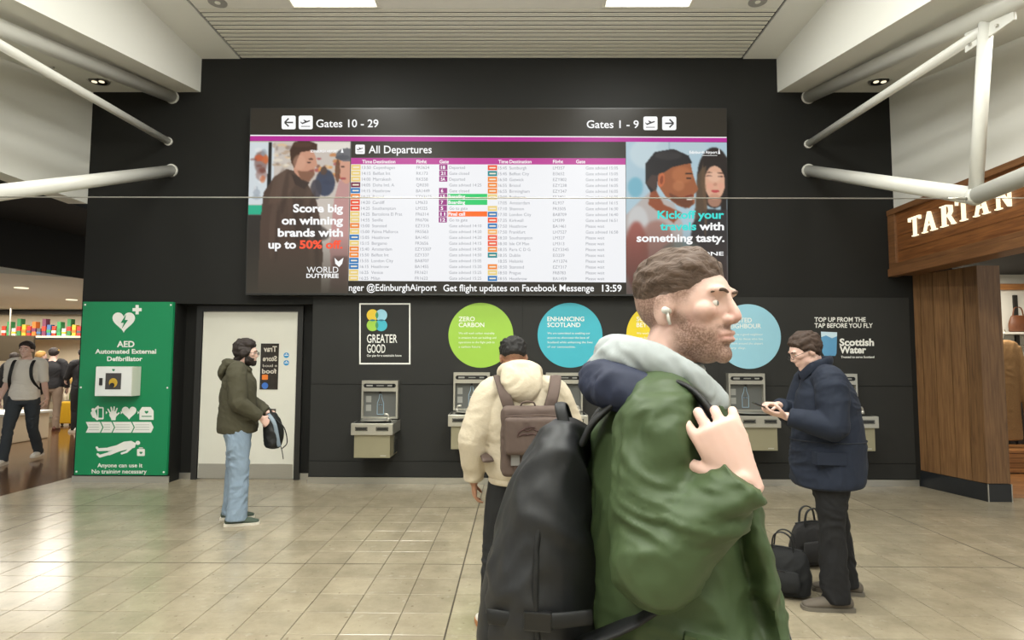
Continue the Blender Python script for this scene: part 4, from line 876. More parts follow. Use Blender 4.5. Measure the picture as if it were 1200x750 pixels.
# ================================================================== DRINKING FOUNTAINS
M_ss = mat('satin_stainless', (190, 187, 176), rough=.3, metal=.7, var=.05, scale=20, stretch=(.4, 1, 5)); M_in = mat('grey_recess_plastic', (92, 93, 90), rough=.45, var=.05); M_cab = mat('beige_grey_cabinet', (150, 144, 118), rough=.4, metal=.25, var=.03); M_blk = mat('black_plastic', (28, 28, 28), rough=.3); M_ic = mat('pale_blue_line', (150, 180, 200), rough=.4); M_tray = mat('basin_steel', (120, 120, 114), rough=.25, metal=.8)
def ring2(b, x0, x1, z0, z1, w, wt, y0, y1):
    b.box(x0, x1, y0, y1, z1-wt, z1); b.box(x0, x1, y0, y1, z0, z0+w); b.box(x0, x0+w, y0, y1, z0+w, z1-wt); b.box(x1-w, x1, y0, y1, z0+w, z1-wt)
def fountain(cx, dz, label, bub):
    t = empty('drinking_fountain', (cx, YW-.014, .40+dz), label=label, cat='fountain', group='drinking fountains along the wall')
    zb = .40+dz   # cabinet bottom
    yb = YW-.014; z = lambda v: zb+v
    h = MB(); x0, x1 = cx-.228, cx+.228; z0, z1 = z(.43), z(.905)
    ring2(h, x0, x1, z0, z1, .022, .135, yb-.09, yb); attach(h.build('bottle_filler_housing', M_ss), t)
    attach(MB().box(x0+.022, x1-.022, yb-.03, yb, z0+.022, z1-.135).build('recess', M_in), t)
    dp = MB(); dp.box(x0+.05, x1-.05, yb-.093, yb-.088, z1-.088, z1-.038); dp.cyl((x0+.05, yb-.093, z1-.063), (x0+.05, yb-.088, z1-.063), .025, n=20).cyl((x1-.05, yb-.093, z1-.063), (x1-.05, yb-.088, z1-.063), .025, n=20)
    attach(dp.build('display_strip', M_blk), t)
    q = MB(); q.box(x0+.06, x0+.14, yb-.0945, yb-.093, z1-.073, z1-.053); q.box(cx-.04, cx+.05, yb-.0945, yb-.093, z1-.068, z1-.058); q.box(x1-.13, x1-.07, yb-.0945, yb-.093, z1-.071, z1-.055)
    attach(q.build('display_label', mat('dim_label', (150, 150, 144))), t)
    attach(MB().cyl((cx, yb-.06, z1-.16), (cx, yb-.06, z1-.13), .014, .02, n=14).build('filler_nozzle', M_blk), t)
    # bottle outline
    bo = MB(); W_, H_ = .04, .2; zb0 = z0+.05; zz = lambda v: zb0+v
    pr = [(-W_, 0), (W_, 0), (W_, .14), (.018, .2), (.012, .25), (-.012, .25), (-.018, .2), (-W_, .14), (-W_, 0)]
    for (ax, az), (bx_, bz_) in zip(pr, pr[1:]): bo.cyl((cx+ax, yb-.032, zz(az)), (cx+bx_, yb-.032, zz(bz_)), .0035, n=6)
    bo.cyl((cx-.022, yb-.032, zz(.12)), (cx+.022, yb-.032, zz(.12)), .0035, n=6); attach(bo.build('bottle_outline', M_ic), t)
    attach(MB().cyl((cx, yb-.034, zz(.12)), (cx, yb-.03, zz(.12)), .015, n=14).build('sensor', M_blk), t)
    for k in (.09, .2): attach(MB().box(x0+.045, x0+.11, yb-.032, yb-.029, zz(k-.05), zz(k+.03)).build('instruction_label', mat('dim_label', (150, 150, 144))), t)
    # basin
    yf = yb-.47
    b = MB(); b.hull([(cx-.225, yb-.02, z(.30)), (cx+.225, yb-.02, z(.30)), (cx+.245, yf+.02, z(.30)), (cx-.245, yf+.02, z(.30))][::1]+[(cx-.228, yb, z(.425)), (cx+.228, yb, z(.425)), (cx+.245, yf+.02, z(.405)), (cx-.245, yf+.02, z(.405))])
    attach(b.build('basin', M_tray), t)
    bw = MB(); 
    bm = bw.bm; N_ = 40
    r1 = [bm.verts.new((cx+.19*math.cos(2*PI*k/N_), yb-.25+.15*math.sin(2*PI*k/N_), z(.428))) for k in range(N_)]
    r2 = [bm.verts.new((cx+.175*math.cos(2*PI*k/N_), yb-.25+.138*math.sin(2*PI*k/N_), z(.44))) for k in range(N_)]
    r3 = [bm.verts.new((cx+.12*math.cos(2*PI*k/N_), yb-.25+.09*math.sin(2*PI*k/N_), z(.428))) for k in range(N_)]
    for A_, B2 in ((r1, r2), (r2, r3)):
        for k in range(N_): bm.faces.new((A_[k], A_[(k+1) % N_], B2[(k+1) % N_], B2[k]))
    bm.faces.new(r3)
    attach(bw.build('bowl_rim', M_ss, smooth=True), t)
    fr = MB(); fr.box(cx-.25, cx+.25, yf, yf+.03, z(.27), z(.41), .008); attach(fr.build('front_rail', M_ss), t)
    sd = MB(); 
    for s in (-1, 1): sd.box(cx+s*.244-.006, cx+s*.244+.006, yf+.03, yb-.0, z(.28), z(.41))
    attach(sd.build('side_rail', M_ss), t)
    for s in (-1, 1):
        attach(MB().box(cx+s*.125-.075, cx+s*.125+.075, yf-.004, yf, z(.32), z(.37), .0015).build('push_bar', M_tray), t)
        attach(MB().box(cx+s*.125-.062, cx+s*.125+.062, yf-.006, yf-.003, z(.333), z(.357)).build('push_bar_insert', M_blk), t)
    bb = MB(); bx_ = cx+bub*.16; bb.cyl((bx_, yb-.3, z(.42)), (bx_, yb-.3, z(.47)), .022, .016, n=14); bb.tube([(bx_, yb-.3, z(.47)), (bx_-bub*.01, yb-.3, z(.5)), (bx_-bub*.05, yb-.3, z(.505))], .012)
    attach(bb.build('bubbler_spout', M_metal, smooth=True), t)
    attach(MB().box(cx-.215, cx+.215, yf+.03, yb, zb, z(.275), .004).build('cabinet', M_cab), t)
    attach(MB().box(cx+.1, cx+.17, yf+.0285, yf+.031, z(.02), z(.032)).build('name_badge', M_ss), t)
    attach(MB().box(cx+.215, cx+.225, yb-.24, yb-.04, zb+.02, z(.27)).build('vent_panel', M_tray), t)
    return t
zt1 = P(440, 446, YW-.1).z; zt2_ = P(560, 436.5, YW-.1).z
for pxc, lab, low in ((444.8, 'lowest drinking fountain and bottle filler, leftmost on the wall under the framed graphic', 1), (552.5, 'drinking fountain left of the man in the cream hoodie, under the lime disc', 0), (661.5, 'drinking fountain right of the man in the cream hoodie, under the turquoise disc', 0), (768, 'drinking fountain hidden behind the passing man, under the yellow disc', 0), (875.5, 'drinking fountain under the pale blue disc, beside the man in navy', 0), (984, 'drinking fountain mostly hidden behind the man in the navy coat', 0)):
    fountain(P(pxc, 470, YW-.1).x, (zt1 if low else zt2_)-.905-.40, lab, 1 if pxc != 552.5 else -1)
# ================================================================== PEOPLE
def skin_mat(name, rgb, tint):
    m = mat(name, rgb, rough=.52, var=.05, scale=22, spec=.35); nt = m.node_tree; N = nt.nodes; L = nt.links; b = N['Principled BSDF']
    src = b.inputs['Base Color'].links[0].from_socket
    at = N.new('ShaderNodeAttribute'); at.attribute_name = 'Tint'; tc = N.new('ShaderNodeTexCoord'); nz = N.new('ShaderNodeTexNoise'); nz.inputs['Scale'].default_value = 260; L.new(tc.outputs['Object'], nz.inputs['Vector'])
    mr = N.new('ShaderNodeMapRange'); mr.inputs[1].default_value = .3; mr.inputs[2].default_value = .6; mr.inputs[3].default_value = .55; L.new(nz.outputs['Fac'], mr.inputs[0])
    mu = N.new('ShaderNodeMath'); mu.operation = 'MULTIPLY'; L.new(at.outputs['Fac'], mu.inputs[0]); L.new(mr.outputs[0], mu.inputs[1])
    mx = N.new('ShaderNodeMix'); mx.data_type = 'RGBA'; L.new(mu.outputs[0], mx.inputs[0]); L.new(src, mx.inputs[6]); mx.inputs[7].default_value = (*lin(tint), 1)
    at2 = N.new('ShaderNodeAttribute'); at2.attribute_name = 'Rosy'; m2 = N.new('ShaderNodeMix'); m2.data_type = 'RGBA'; L.new(at2.outputs['Fac'], m2.inputs[0]); L.new(mx.outputs[2], m2.inputs[6]); m2.inputs[7].default_value = (*lin((196, 104, 98)), 1)
    L.new(m2.outputs[2], b.inputs['Base Color']); b.inputs['Subsurface Weight'].default_value = .08; b.inputs['Subsurface Radius'].default_value = (.01, .004, .002)
    return m
def sig(x): return 1/(1+np.exp(-np.clip(x, -30, 30)))
def tint(me, T, beard=0., fade=0., side=.0):
    M = np.array(T.inverted()); co = np.empty(len(me.vertices)*3); me.vertices.foreach_get('co', co); L = co.reshape(-1, 3) @ M[:3, :3].T + M[:3, 3]
    x, y, z = np.abs(L[:, 0]), L[:, 1], L[:, 2]
    line = np.interp(y, [0, .02, .06, .09, .12], [.0, -.012, -.040, -.050, -.06])
    m = sig((line-z)/.005)*sig((z+.118)/.008)*sig((y-.004)/.005)
    lips = np.exp(-((z+.060)/.0085)**2)*sig((.027-x)/.003)*sig((y-.07)/.004); m *= 1-lips
    mo = np.exp(-((z+.042)/.0065)**2)*sig((.034-x)/.004)*sig((y-.07)/.004); m = np.maximum(m, mo)*beard
    hl = np.interp(y, [-.12, -.06, -.03, 0, .035, .06, .1], [-.05, -.05, -.015, .012, .012, .05, .08])
    f = sig((z-hl)/.006)*fade*sig((.2-np.linalg.norm(L, axis=1))/.01); v = np.clip(np.maximum(m, f), 0, 1)
    rosy = np.clip(lips*.32+.28*np.exp(-(((y-.112)/.014)**2+((z+.025)/.016)**2))+.16*np.exp(-(((x-.05)/.02)**2+((z+.018)/.02)**2))*(y > .03), 0, 1)
    for nm, a in (('Tint', v), ('Rosy', rosy)):
        at = me.color_attributes.new(nm, 'FLOAT_COLOR', 'POINT'); at.data.foreach_set('color', np.repeat(a[:, None], 4, 1).ravel())
M_skin = skin_mat('fair_skin', (218, 182, 168), (112, 84, 68)); M_skin2 = skin_mat('light_brown_skin', (178, 132, 106), (60, 44, 36))
M_eye = mat('eye_white', (225, 220, 212), rough=.2, var=.01); M_iris = mat('iris', (60, 48, 38), rough=.2)
def RX(a): return Matrix.Rotation(math.radians(a), 4, 'X')
def RZ(a): return Matrix.Rotation(math.radians(a), 4, 'Z')
def headT(c, yaw=0, pitch=0, roll=0, s=1):
    return Matrix.Translation(c) @ RZ(yaw) @ RX(-pitch) @ Matrix.Rotation(math.radians(roll), 4, 'Y') @ Matrix.Diagonal((s, s, s, 1))
def add_head(bm, T, ears=True):
    def e(c, r, rot=None): 
        M = T @ Matrix.Translation(c) @ (rot if rot else Matrix()) @ Matrix.Diagonal((*r, 1)); bmesh.ops.create_icosphere(bm, subdivisions=3, radius=1, matrix=M)
    e((0, -.014, .032), (.077, .099, .088)); e((0, .022, .012), (.068, .074, .080)); e((0, .026, -.040), (.058, .062, .066)); e((0, .040, -.072), (.042, .046, .040))
    e((0, .073, -.094), (.022, .018, .019))
    for s in (-1, 1):
        e((s*.046, .002, -.062), (.017, .036, .030)); e((s*.044, .060, -.008), (.022, .026, .020)); e((s*.026, .082, .030), (.026, .014, .010))
        e((s*.012, .094, -.028), (.009, .011, .008)); e((s*.031, .0755, .0115), (.0155, .0115, .0075)); e((s*.031, .0755, -.002), (.0145, .0105, .006))
        if ears:
            R = Matrix.Rotation(s*math.radians(18), 4, 'Z') @ RX(-8)
            e((s*.079, -.008, -.004), (.008, .019, .033), R); e((s*.084, -.018, .002), (.006, .010, .026), R)
    def l(p, r):
        b2 = [T @ Vector(x) for x in p]; k = T.to_scale().x; loft(bm, b2, [tuple(v*k for v in x) if isinstance(x, tuple) else x*k for x in r], n=10, ref=T.to_3x3() @ V(1, 0, 0), sub=3, cap=.8)
    l([(0, .084, .026), (0, .094, .006), (0, .104, -.016), (0, .106, -.025)], [(.0085, .009), (.0085, .009), (.0105, .010), (.0115, .009)])
    l([(-.024, .082, -.056), (0, .096, -.052), (.024, .082, -.056)], [.004, .0052, .004])
    l([(-.020, .082, -.066), (0, .094, -.066), (.020, .082, -.066)], [.004, .0065, .004])
def face_relief(me, T):
    Ti = T.inverted(); fw = (T.to_3x3() @ V(0, 1, 0))
    co = np.empty(len(me.vertices)*3); me.vertices.foreach_get('co', co); co = co.reshape(-1, 3)
    M = np.array(Ti); L = co @ M[:3, :3].T + M[:3, 3]
    d = np.zeros(len(L))
    for s in (-1, 1):
        q = ((L[:, 0]-s*.031)/.017)**2+((L[:, 2]-.006)/.012)**2+((L[:, 1]-.085)/.04)**2; d += -.0065*np.exp(-q)
    q = ((L[:, 0])/.02)**2+((L[:, 2]+.060)/.0022)**2+((L[:, 1]-.09)/.03)**2; d += -.0035*np.exp(-q)
    co += d[:, None]*np.array(fw)[None]; me.vertices.foreach_set('co', co.ravel()); me.update()
def shell(src, T, fn, name, m, parent, seed=0):
    # a layer over part of a mesh: fn(head-local point) -> thickness or 0
    Ti = T.inverted(); vs_ = [v.co for v in src.vertices]; no = [v.normal for v in src.vertices]
    th = [fn(Ti @ c) for c in vs_]; idx = {}; out = []; fs_ = []
    for p in src.polygons:
        if all(th[i] > -.0035 for i in p.vertices):
            f = []
            for i in p.vertices:
                if i not in idx: idx[i] = len(out); out.append(tuple(vs_[i]+no[i]*th[i]))
                f.append(idx[i])
            fs_.append(f)
    me = bpy.data.meshes.new(name); me.from_pydata(out, [], fs_); me.update()
    return link_mesh(name, me, m, parent, smooth=True)
def hand(bm, w, d, nrm, th, curl=(25, 35, 25), k=1.0, thumb=.5, spread=.1, palm_r=.028):
    # w wrist, d finger direction, nrm the way the palm faces, th thumb side
    w = Vector(w); d = Vector(d).normalized(); nrm = Vector(nrm); nrm = (nrm-d*nrm.dot(d)).normalized(); t = Vector(th); t = (t-d*t.dot(d)-nrm*t.dot(nrm)).normalized()
    loft(bm, [w-d*.02*k, w+d*.02*k, w+d*.055*k, w+d*.088*k], [(.026*k, .019*k), (.032*k, .018*k), (.040*k, .016*k), (.038*k, .013*k)], n=14, ref=t, sub=3, cap=.5)
    for i, (L_, r) in enumerate(((.074, .0086), (.082, .0088), (.076, .0084), (.060, .0075))):
        b = w + d*(.084-.004*abs(i-1))*k + t*(.031-.0215*i)*k
        a = 0; pts = [b-d*.02*k, b]; dd = (d+t*spread*(1.5-i)).normalized()
        for j, f in enumerate((.45, .31, .24)):
            a += math.radians(curl[j])*(1+.06*i); v = dd*math.cos(a)+nrm*math.sin(a); pts.append(pts[-1]+v*L_*f*k)
        loft(bm, pts, [r*k, r*k*1.05, r*k, r*k*.95, r*k*.8], n=10, ref=t, sub=3, cap=.9)
    b = w+d*.022*k+t*.026*k; v1 = (d*.6+t*.75+nrm*.35).normalized(); v2 = (d*(.85)+t*(.35-.5*thumb)+nrm*(.4+thumb*.6)).normalized(); v3 = (d*.8+t*(.1-.6*thumb)+nrm*(.3+thumb*.6)).normalized()
    loft(bm, [b-v1*.012*k, b, b+v1*.042*k, b+v1*.042*k+v2*.034*k, b+v1*.042*k+v2*.034*k+v3*.026*k], [.013*k, .015*k, .0115*k, .0105*k, .0085*k], n=10, ref=nrm, sub=3, cap=.9)
J0 = dict(hip=.10, knee=(.105, .012, .50), ankle=(.105, -.025, .095), pelvis=(0, 0, .96), chest=(0, -.01, 1.30), neck=(0, -.02, 1.49), head=(0, .018, 1.628), sh=(.185, -.015, 1.425), el=(.245, -.03, 1.14), wr=(.265, .03, .89))
def joints(**kw):
    J = {}
    for k_ in ('knee', 'ankle', 'sh', 'el', 'wr'):
        for s, n_ in ((-1, 'L'), (1, 'R')): v = J0[k_]; J[k_+n_] = V(s*v[0], v[1], v[2])
    for k_ in ('pelvis', 'chest', 'neck', 'head'): J[k_] = V(*J0[k_])
    J['hipL'] = V(-.1, 0, .93); J['hipR'] = V(.1, 0, .93); J['toeL'] = V(0, 1, 0); J['toeR'] = V(0, 1, 0)
    for k_, v in kw.items(): J[k_] = V(*v)
    return J
def body_mesh(J, T, hands, voxel=.006, ears=True, fat=1.0):
    bm = bmesh.new(); add_head(bm, T, ears)
    hb = T @ V(0, -.022, -.045)
    loft(bm, [J['neck']+V(0, 0, -.05), J['neck']+V(0, .0, .0), hb], [(.07, .06), (.058, .058), (.054, .056)], n=16, sub=4)
    p, c = J['pelvis'], J['chest']
    loft(bm, [p+V(0, 0, -.05), p, p.lerp(c, .42), c, c.lerp(J['neck'], .6), J['neck']], [(.13*fat, .095*fat), (.155*fat, .11*fat), (.132*fat, .095*fat), (.16*fat, .112*fat), (.135, .09), (.07, .06)], n=20, sub=4)
    for s in 'LR':
        sh, el, wr = J['sh'+s], J['el'+s], J['wr'+s]
        loft(bm, [c.lerp(sh, .5)+V(0, 0, .06), sh, sh.lerp(el, .4), el], [.05, .055, .046, .038], n=14, sub=3)
        loft(bm, [el, el.lerp(wr, .35), wr], [.038, .039, .027], n=14, sub=3)
        hp, kn, an = J['hip'+s], J['knee'+s], J['ankle'+s]
        loft(bm, [hp+V(0, 0, .02), hp.lerp(kn, .45), kn, kn.lerp(an, .35), an, an+V(0, 0, -.02)], [.085, .07, .052, .05, .034, .034], n=14, sub=3)
        td = J['toe'+s].normalized(); loft(bm, [an+V(0, 0, -.045)-td*.03, an+V(0, 0, -.05)+td*.06, an+V(0, 0, -.062)+td*.15], [(.032, .034), (.036, .03), (.034, .018)], n=12, sub=3)
    for h in hands: hand(bm, **h)
    me = remesh(bm, voxel, 3); face_relief(me, T); return me
def face_parts(t, T, brow, eyes=True, iris=None):
    for s in (-1, 1):
        o = MB().ell((s*.031, .0735, .0045), (.0122, .0105, .0095), T=T).build('eye', M_eye, t, smooth=True)
        MB().ell((s*.031, .0800, .0045), (.0056, .0048, .0056), T=T).build('iris', iris or M_iris, o, smooth=True)
        e = MB(); loft(e.bm, [T @ V(s*.013, .0960, .0265), T @ V(s*.029, .0955, .0300), T @ V(s*.040, .0895, .0290), T @ V(s*.050, .0795, .0255)], [.0026, .0036, .0034, .0018], n=8, sub=3)
        e.build('eyebrow', brow, t, smooth=True)
def shoes(t, J, m, sole, k=1.0, name='shoe'):
    for s in 'LR':
        an = J['ankle'+s]; td = J['toe'+s].normalized(); side = V(td.y, -td.x, 0); g = V(an.x, an.y, an.z-.095)
        bm = bmesh.new()
        loft(bm, [g-td*.075+V(0, 0, .045), g-td*.03+V(0, 0, .052), g+td*.06+V(0, 0, .045), g+td*.14+V(0, 0, .034), g+td*.185+V(0, 0, .028)], [(.036, .04), (.040, .045), (.044, .036), (.046, .026), (.034, .02)], n=16, ref=side, sub=3, cap=.8)
        loft(bm, [g-td*.03+V(0, 0, .05), g-td*.025+V(0, 0, .105)], [(.038, .044), (.038, .042)], n=14, ref=side, sub=2, cap=.2)
        me = remesh(bm, .007, 3); sh = link_mesh(name, me, m, t, smooth=True)
        b2 = MB(); pr = [(-.105, .03), (-.09, .036), (-.03, .040), (.05, .046), (.13, .048), (.18, .040), (.205, .022)]
        up = [g+td*a+side*w for a, w in pr]+[g+td*a-side*w for a, w in pr[::-1]]
        lo = [b2.bm.verts.new(p) for p in up]; hi = [b2.bm.verts.new(p+V(0, 0, .024)) for p in up]
        b2.bm.faces.new(lo); b2.bm.faces.new(hi)
        for i in range(len(up)): b2.bm.faces.new((lo[i], hi[i], hi[(i+1) % len(up)], lo[(i+1) % len(up)]))
        b2.build('sole', sole, sh)
def trousers(t, J, m, top=1.0, thigh=.098, knee=.07, hem=.062, waist=(.165, .125), amp=.006, seed=0, voxel=.008):
    bm = bmesh.new(); p = J['pelvis']
    loft(bm, [p+V(0, 0, -.12), p, p+V(0, 0, top-.96)], [(waist[0]*.9, waist[1]*.95), waist, (waist[0]*.92, waist[1]*.9)], n=20, sub=3, cap=.3)
    for s in 'LR':
        hp, kn, an = J['hip'+s], J['knee'+s], J['ankle'+s]; g = an+V(0, 0, -.045)
        loft(bm, [hp+V(0, 0, .0), hp.lerp(kn, .35), kn, kn.lerp(g, .5), g], [(thigh*.95, thigh*1.15), (thigh, thigh*1.05), (knee, knee*1.05), ((knee+hem)/2, (knee+hem)/2*1.1), (hem, hem*1.15)], n=18, sub=4, cap=.15)
    me = remesh(bm, voxel, 4); wrinkle(me, amp, (7, 7, 8), seed); return link_mesh('trousers', me, m, t, smooth=True)
def coat(t, J, m, secs, sleeve=(.085, .072, .05), sh_r=.1, amp=.006, seed=0, voxel=.007, name='jacket', cut=.02, extra=None, f=(7, 7, 15)):
    bm = bmesh.new()
    loft(bm, [V(a[1], a[2], a[0]) for a in secs], [(a[3], a[4]) for a in secs], n=28, sub=4, cap=.12)
    for s in 'LR':
        sh, el, wr = J['sh'+s], J['el'+s], J['wr'+s]; c = V(sh.x*.45, sh.y, sh.z+.035)
        e = wr+(el-wr).normalized()*cut
        loft(bm, [c, sh, sh.lerp(el, .5), el], [(sh_r*.8, sh_r*.85), (sh_r*.92, sh_r), (sleeve[0], sleeve[0]*1.05), (sleeve[1], sleeve[1]*1.05)], n=20, ref=(0, 1, 0), sub=4, cap=.15, cap2=.8)
        loft(bm, [el, el.lerp(wr, .5), e], [sleeve[1]*1.02, (sleeve[1]+sleeve[2])/2*1.04, sleeve[2]], n=20, ref=(0, 1, 0), sub=4, cap=.8, cap2=.15)
    if extra: extra(bm)
    me = remesh(bm, voxel, 4); wrinkle(me, amp, f, seed); return link_mesh(name, me, m, t, smooth=True)
def hairfn(back=-.065, front=.062, fl=.085, th=.012, nz=.004, fr=60, side=.012, sidth=None, cut=None):
    # signed height of the hair above the skin; it dives below the skin outside the hairline
    def fn(q):
        y, z = q.y, q.z
        if z < -.13 or (y > .03 and z < -.02) or q.length > .2: return -1
        lim = float(np.interp(y, [-.12, -.055, -.03, .0, .035, .055, fl, fl+.02], [back, back, min(side, back+.03) if side > back else side, side, side+.004, .046, .074, .095]))
        if cut is not None: lim = max(lim, cut+.006*math.sin(y*40))
        e = z-lim+.003*noise.noise(V(q.x*90, y*90, z*60))
        tt = th
        if sidth is not None:
            w = min(1, max(0, (z-.04)/.04)); tt = sidth*(1-w)+th*w
        g = min(1, max(0, e)/.02)
        v = min(tt, e*(.55 if cut is None else .34))
        if e > 0: v += min(nz, tt*.7)*g*(noise.noise(V(q.x*fr, q.y*fr*.55, q.z*fr*.8))*1.1+.5*noise.noise(V(q.x*fr*2.4, q.y*fr, q.z*fr*2)))
        return max(v, .0008) if e > .004 else v
    return fn
def hoodblob(bm, parts, ref=(1, 0, 0)):
    for pts, r in parts: loft(bm, pts, r, n=16, ref=ref, sub=4)
def strap(name, m, parent, pts, w, h, ref, n=10):
    bm = bmesh.new(); loft(bm, pts, [(w, h)]*len(pts), n=12, ref=ref, sub=5, cap=.2)
    me = bpy.data.meshes.new(name); bmesh.ops.recalc_face_normals(bm, faces=bm.faces); bm.to_mesh(me); bm.free(); return link_mesh(name, me, m, parent, smooth=True)
# ------------------------------------------------------------------ man in the green coat, foreground
M_gc = mat('olive_green_nylon', (66, 82, 52), rough=.5, var=.16, scale=5, spec=.35); M_navy = mat('navy_lining', (26, 34, 58), rough=.7, var=.15); M_ghood = mat('grey_melange_jersey', (158, 164, 164), rough=.9, var=.12, scale=40); M_bkp = mat('black_nylon', (30, 31, 33), rough=.55, var=.15, scale=12, bump=.15); M_bk2 = mat('black_webbing', (18, 19, 20), rough=.6)
M_hair1 = mat('brown_hair', (86, 68, 56), rough=.7, var=.5, scale=110, stretch=(1, .18, .6), bump=.8); M_beard = mat('reddish_stubble', (128, 92, 72), rough=.8, var=.3, scale=80); M_blkpants = mat('black_trousers', (26, 27, 28), rough=.85, var=.15)
FMX, FMY = .305, 1.30
t = empty('person', (FMX, FMY, 0), rz=math.radians(-100), scale=1.02, label='man in an olive green coat with a grey hood walking past closest to the viewer', cat='person')
J = joints(head=(0, .062, 1.628), neck=(0, .01, 1.475), shR=(.165, -.005, 1.40), elR=(.232, -.025, 1.165), wrR=(.262, .118, 1.325), kneeR=(.1, .14, .50), ankleR=(.1, .16, .095), kneeL=(-.1, -.02, .5), ankleL=(-.1, -.22, .12))
T = headT(J['head'], yaw=-33, pitch=-2, s=1.02)
hR = dict(w=J['wrR'], d=(-.12, -.42, .88), nrm=(-.93, .1, .0), th=(.0, -.9, -.45), curl=(24, 78, 55), thumb=-.1, k=1.08)
hL = dict(w=J['wrL'], d=(0, .1, -1), nrm=(1, 0, 0), th=(0, 1, 0), curl=(20, 25, 20))
me = body_mesh(J, T, [hR, hL], voxel=.0036)
me.materials.append(M_skin); link_mesh('body', me, M_skin, t, smooth=True)
face_parts(t, T, M_hair1, iris=mat('grey_iris', (96, 104, 104), rough=.2))
tint(me, T, beard=.9, fade=.85)
shell(me, T, hairfn(back=.02, th=.015, nz=.009, fr=44, fl=.094, side=.026, cut=.028), 'hair', M_hair1, t)
def beard(q):
    y, z, x = q.y, q.z, abs(q.x)
    if q.length > .2 or z > .0 or y < -.01: return -1
    line = float(np.interp(y, [0, .02, .06, .09, .12], [.0, -.012, -.040, -.050, -.06]))
    v = min(line-z, z+.122, y-.002)
    if y > .07 and x < .03: v = min(v, abs(z+.060)-.006)
    return min(.0022, v*.5)+(.0012*noise.noise(V(q.x*130, q.y*130, q.z*130)) if v > .004 else 0)
eb = MB().cyl(T @ V(.082, .004, -.008), T @ V(.098, .004, -.006), .007, n=12); eb.cyl(T @ V(.092, .006, -.01), T @ V(.090, .010, -.035), .0032, n=8); eb.build('earphone', M_pipe, t, smooth=True)
secs = [(.80, 0, .05, .20, .215), (.95, 0, .035, .20, .20), (1.10, 0, .01, .19, .165), (1.25, 0, .0, .195, .15), (1.36, 0, .0, .185, .14), (1.43, 0, .0, .14, .11), (1.475, 0, .0, .085, .085)]
def cuff(bm):
    wr, el = J['wrR'], J['elR']; d = (wr-el).normalized(); loft(bm, [wr-d*.06, wr+d*.005], [.050, .046], n=18, sub=2, cap=.1)
    loft(bm, [(0, .10, 1.44), (0, .16, 1.25), (0, .205, 1.0), (0, .255, .80)], [(.10, .03), (.13, .03), (.15, .035), (.165, .04)], n=18, sub=4, cap=.2)
ct = coat(t, J, M_gc, secs, sleeve=(.080, .078, .052), sh_r=.088, amp=.009, seed=3, voxel=.006, extra=cuff, f=(8, 8, 11))
strap('zip_placket', M_navy, ct, [(.03, .14, 1.38), (.03, .185, 1.2), (.03, .235, 1.0), (.035, .285, .82)], .016, .006, (1, 0, 0))
# cuff tab, pocket flap
bm = bmesh.new()
pk = MB().hull([(.205, .02, 1.0), (.205, .17, .965), (.175, .175, .965), (.175, .02, 1.0), (.207, .03, 1.05), (.207, .17, 1.02), (.175, .175, 1.02), (.175, .03, 1.05)]); pk.build('pocket_flap', M_gc, ct)
trousers(t, J, M_blkpants, thigh=.10)
shoes(t, J, mat('dark_shoe_leather', (34, 30, 28), rough=.5), M_pipe)
# coat collar / navy layer and grey hood
bm = bmesh.new()
loft(bm, [(.075, .10, 1.40), (.135, .04, 1.435), (.14, -.05, 1.46), (.07, -.105, 1.475), (-.07, -.105, 1.475), (-.14, -.05, 1.46), (-.135, .04, 1.435), (-.075, .10, 1.40)], [.028, .034, .044, .052, .052, .044, .034, .028], n=16, ref=(0, 0, 1), sub=4)
me = remesh(bm, .007, 4); wrinkle(me, .008, (12, 12, 12), 5); link_mesh('navy_hood_layer', me, M_navy, t, smooth=True)
bm = bmesh.new()
loft(bm, [(.035, .125, 1.40), (.085, .085, 1.455), (.108, .01, 1.51), (.08, -.06, 1.53), (0, -.09, 1.535), (-.08, -.06, 1.53), (-.108, .01, 1.51), (-.085, .085, 1.455), (-.035, .125, 1.40)], [.026, .032, .038, .042, .044, .050, .042, .035, .026], n=16, ref=(0, 0, 1), sub=4)
loft(bm, [(0, -.08, 1.53), (0, -.115, 1.50), (0, -.125, 1.45)], [(.085, .04), (.085, .035), (.05, .025)], n=16, sub=4)
loft(bm, [(.0, .02, 1.42), (0, .01, 1.5)], [(.09, .085), (.085, .085)], n=20, sub=3, cap=.2)
me = remesh(bm, .006, 4); wrinkle(me, .010, (14, 14, 10), 9); hd_ = link_mesh('hood', me, M_ghood, t, smooth=True)
o_ = MB(); o_.tube([(.05, .125, 1.43), (.06, .145, 1.37), (.055, .155, 1.31)], .0035); o_.build('drawstring', M_print, hd_, smooth=True)
# backpack: a thing of its own
bp_ = empty('backpack', (FMX, FMY, 0), rz=math.radians(-100), scale=1.02, label='large black backpack on the back of the man in the green coat', cat='backpack')
bm = bmesh.new()
loft(bm, [(.03, -.215, .84), (.03, -.235, .96), (.03, -.235, 1.12), (.03, -.22, 1.24), (.03, -.20, 1.33), (.03, -.175, 1.38)], [(.16, .08), (.18, .115), (.18, .115), (.165, .09), (.14, .065), (.10, .04)], n=26, sub=4, cap=.35)
me = remesh(bm, .009, 5); wrinkle(me, .016, (7, 7, 6), 21); mb_ = link_mesh('main_bag', me, M_bkp, bp_, smooth=True)
bm = bmesh.new(); loft(bm, [(.03, -.30, .86), (.03, -.325, .98), (.03, -.315, 1.10)], [(.12, .035), (.13, .05), (.11, .04)], n=22, sub=4, cap=.5)
me = remesh(bm, .009, 5); wrinkle(me, .006, (7, 7, 8), 2); fp = link_mesh('front_pocket', me, M_bkp, bp_, smooth=True)
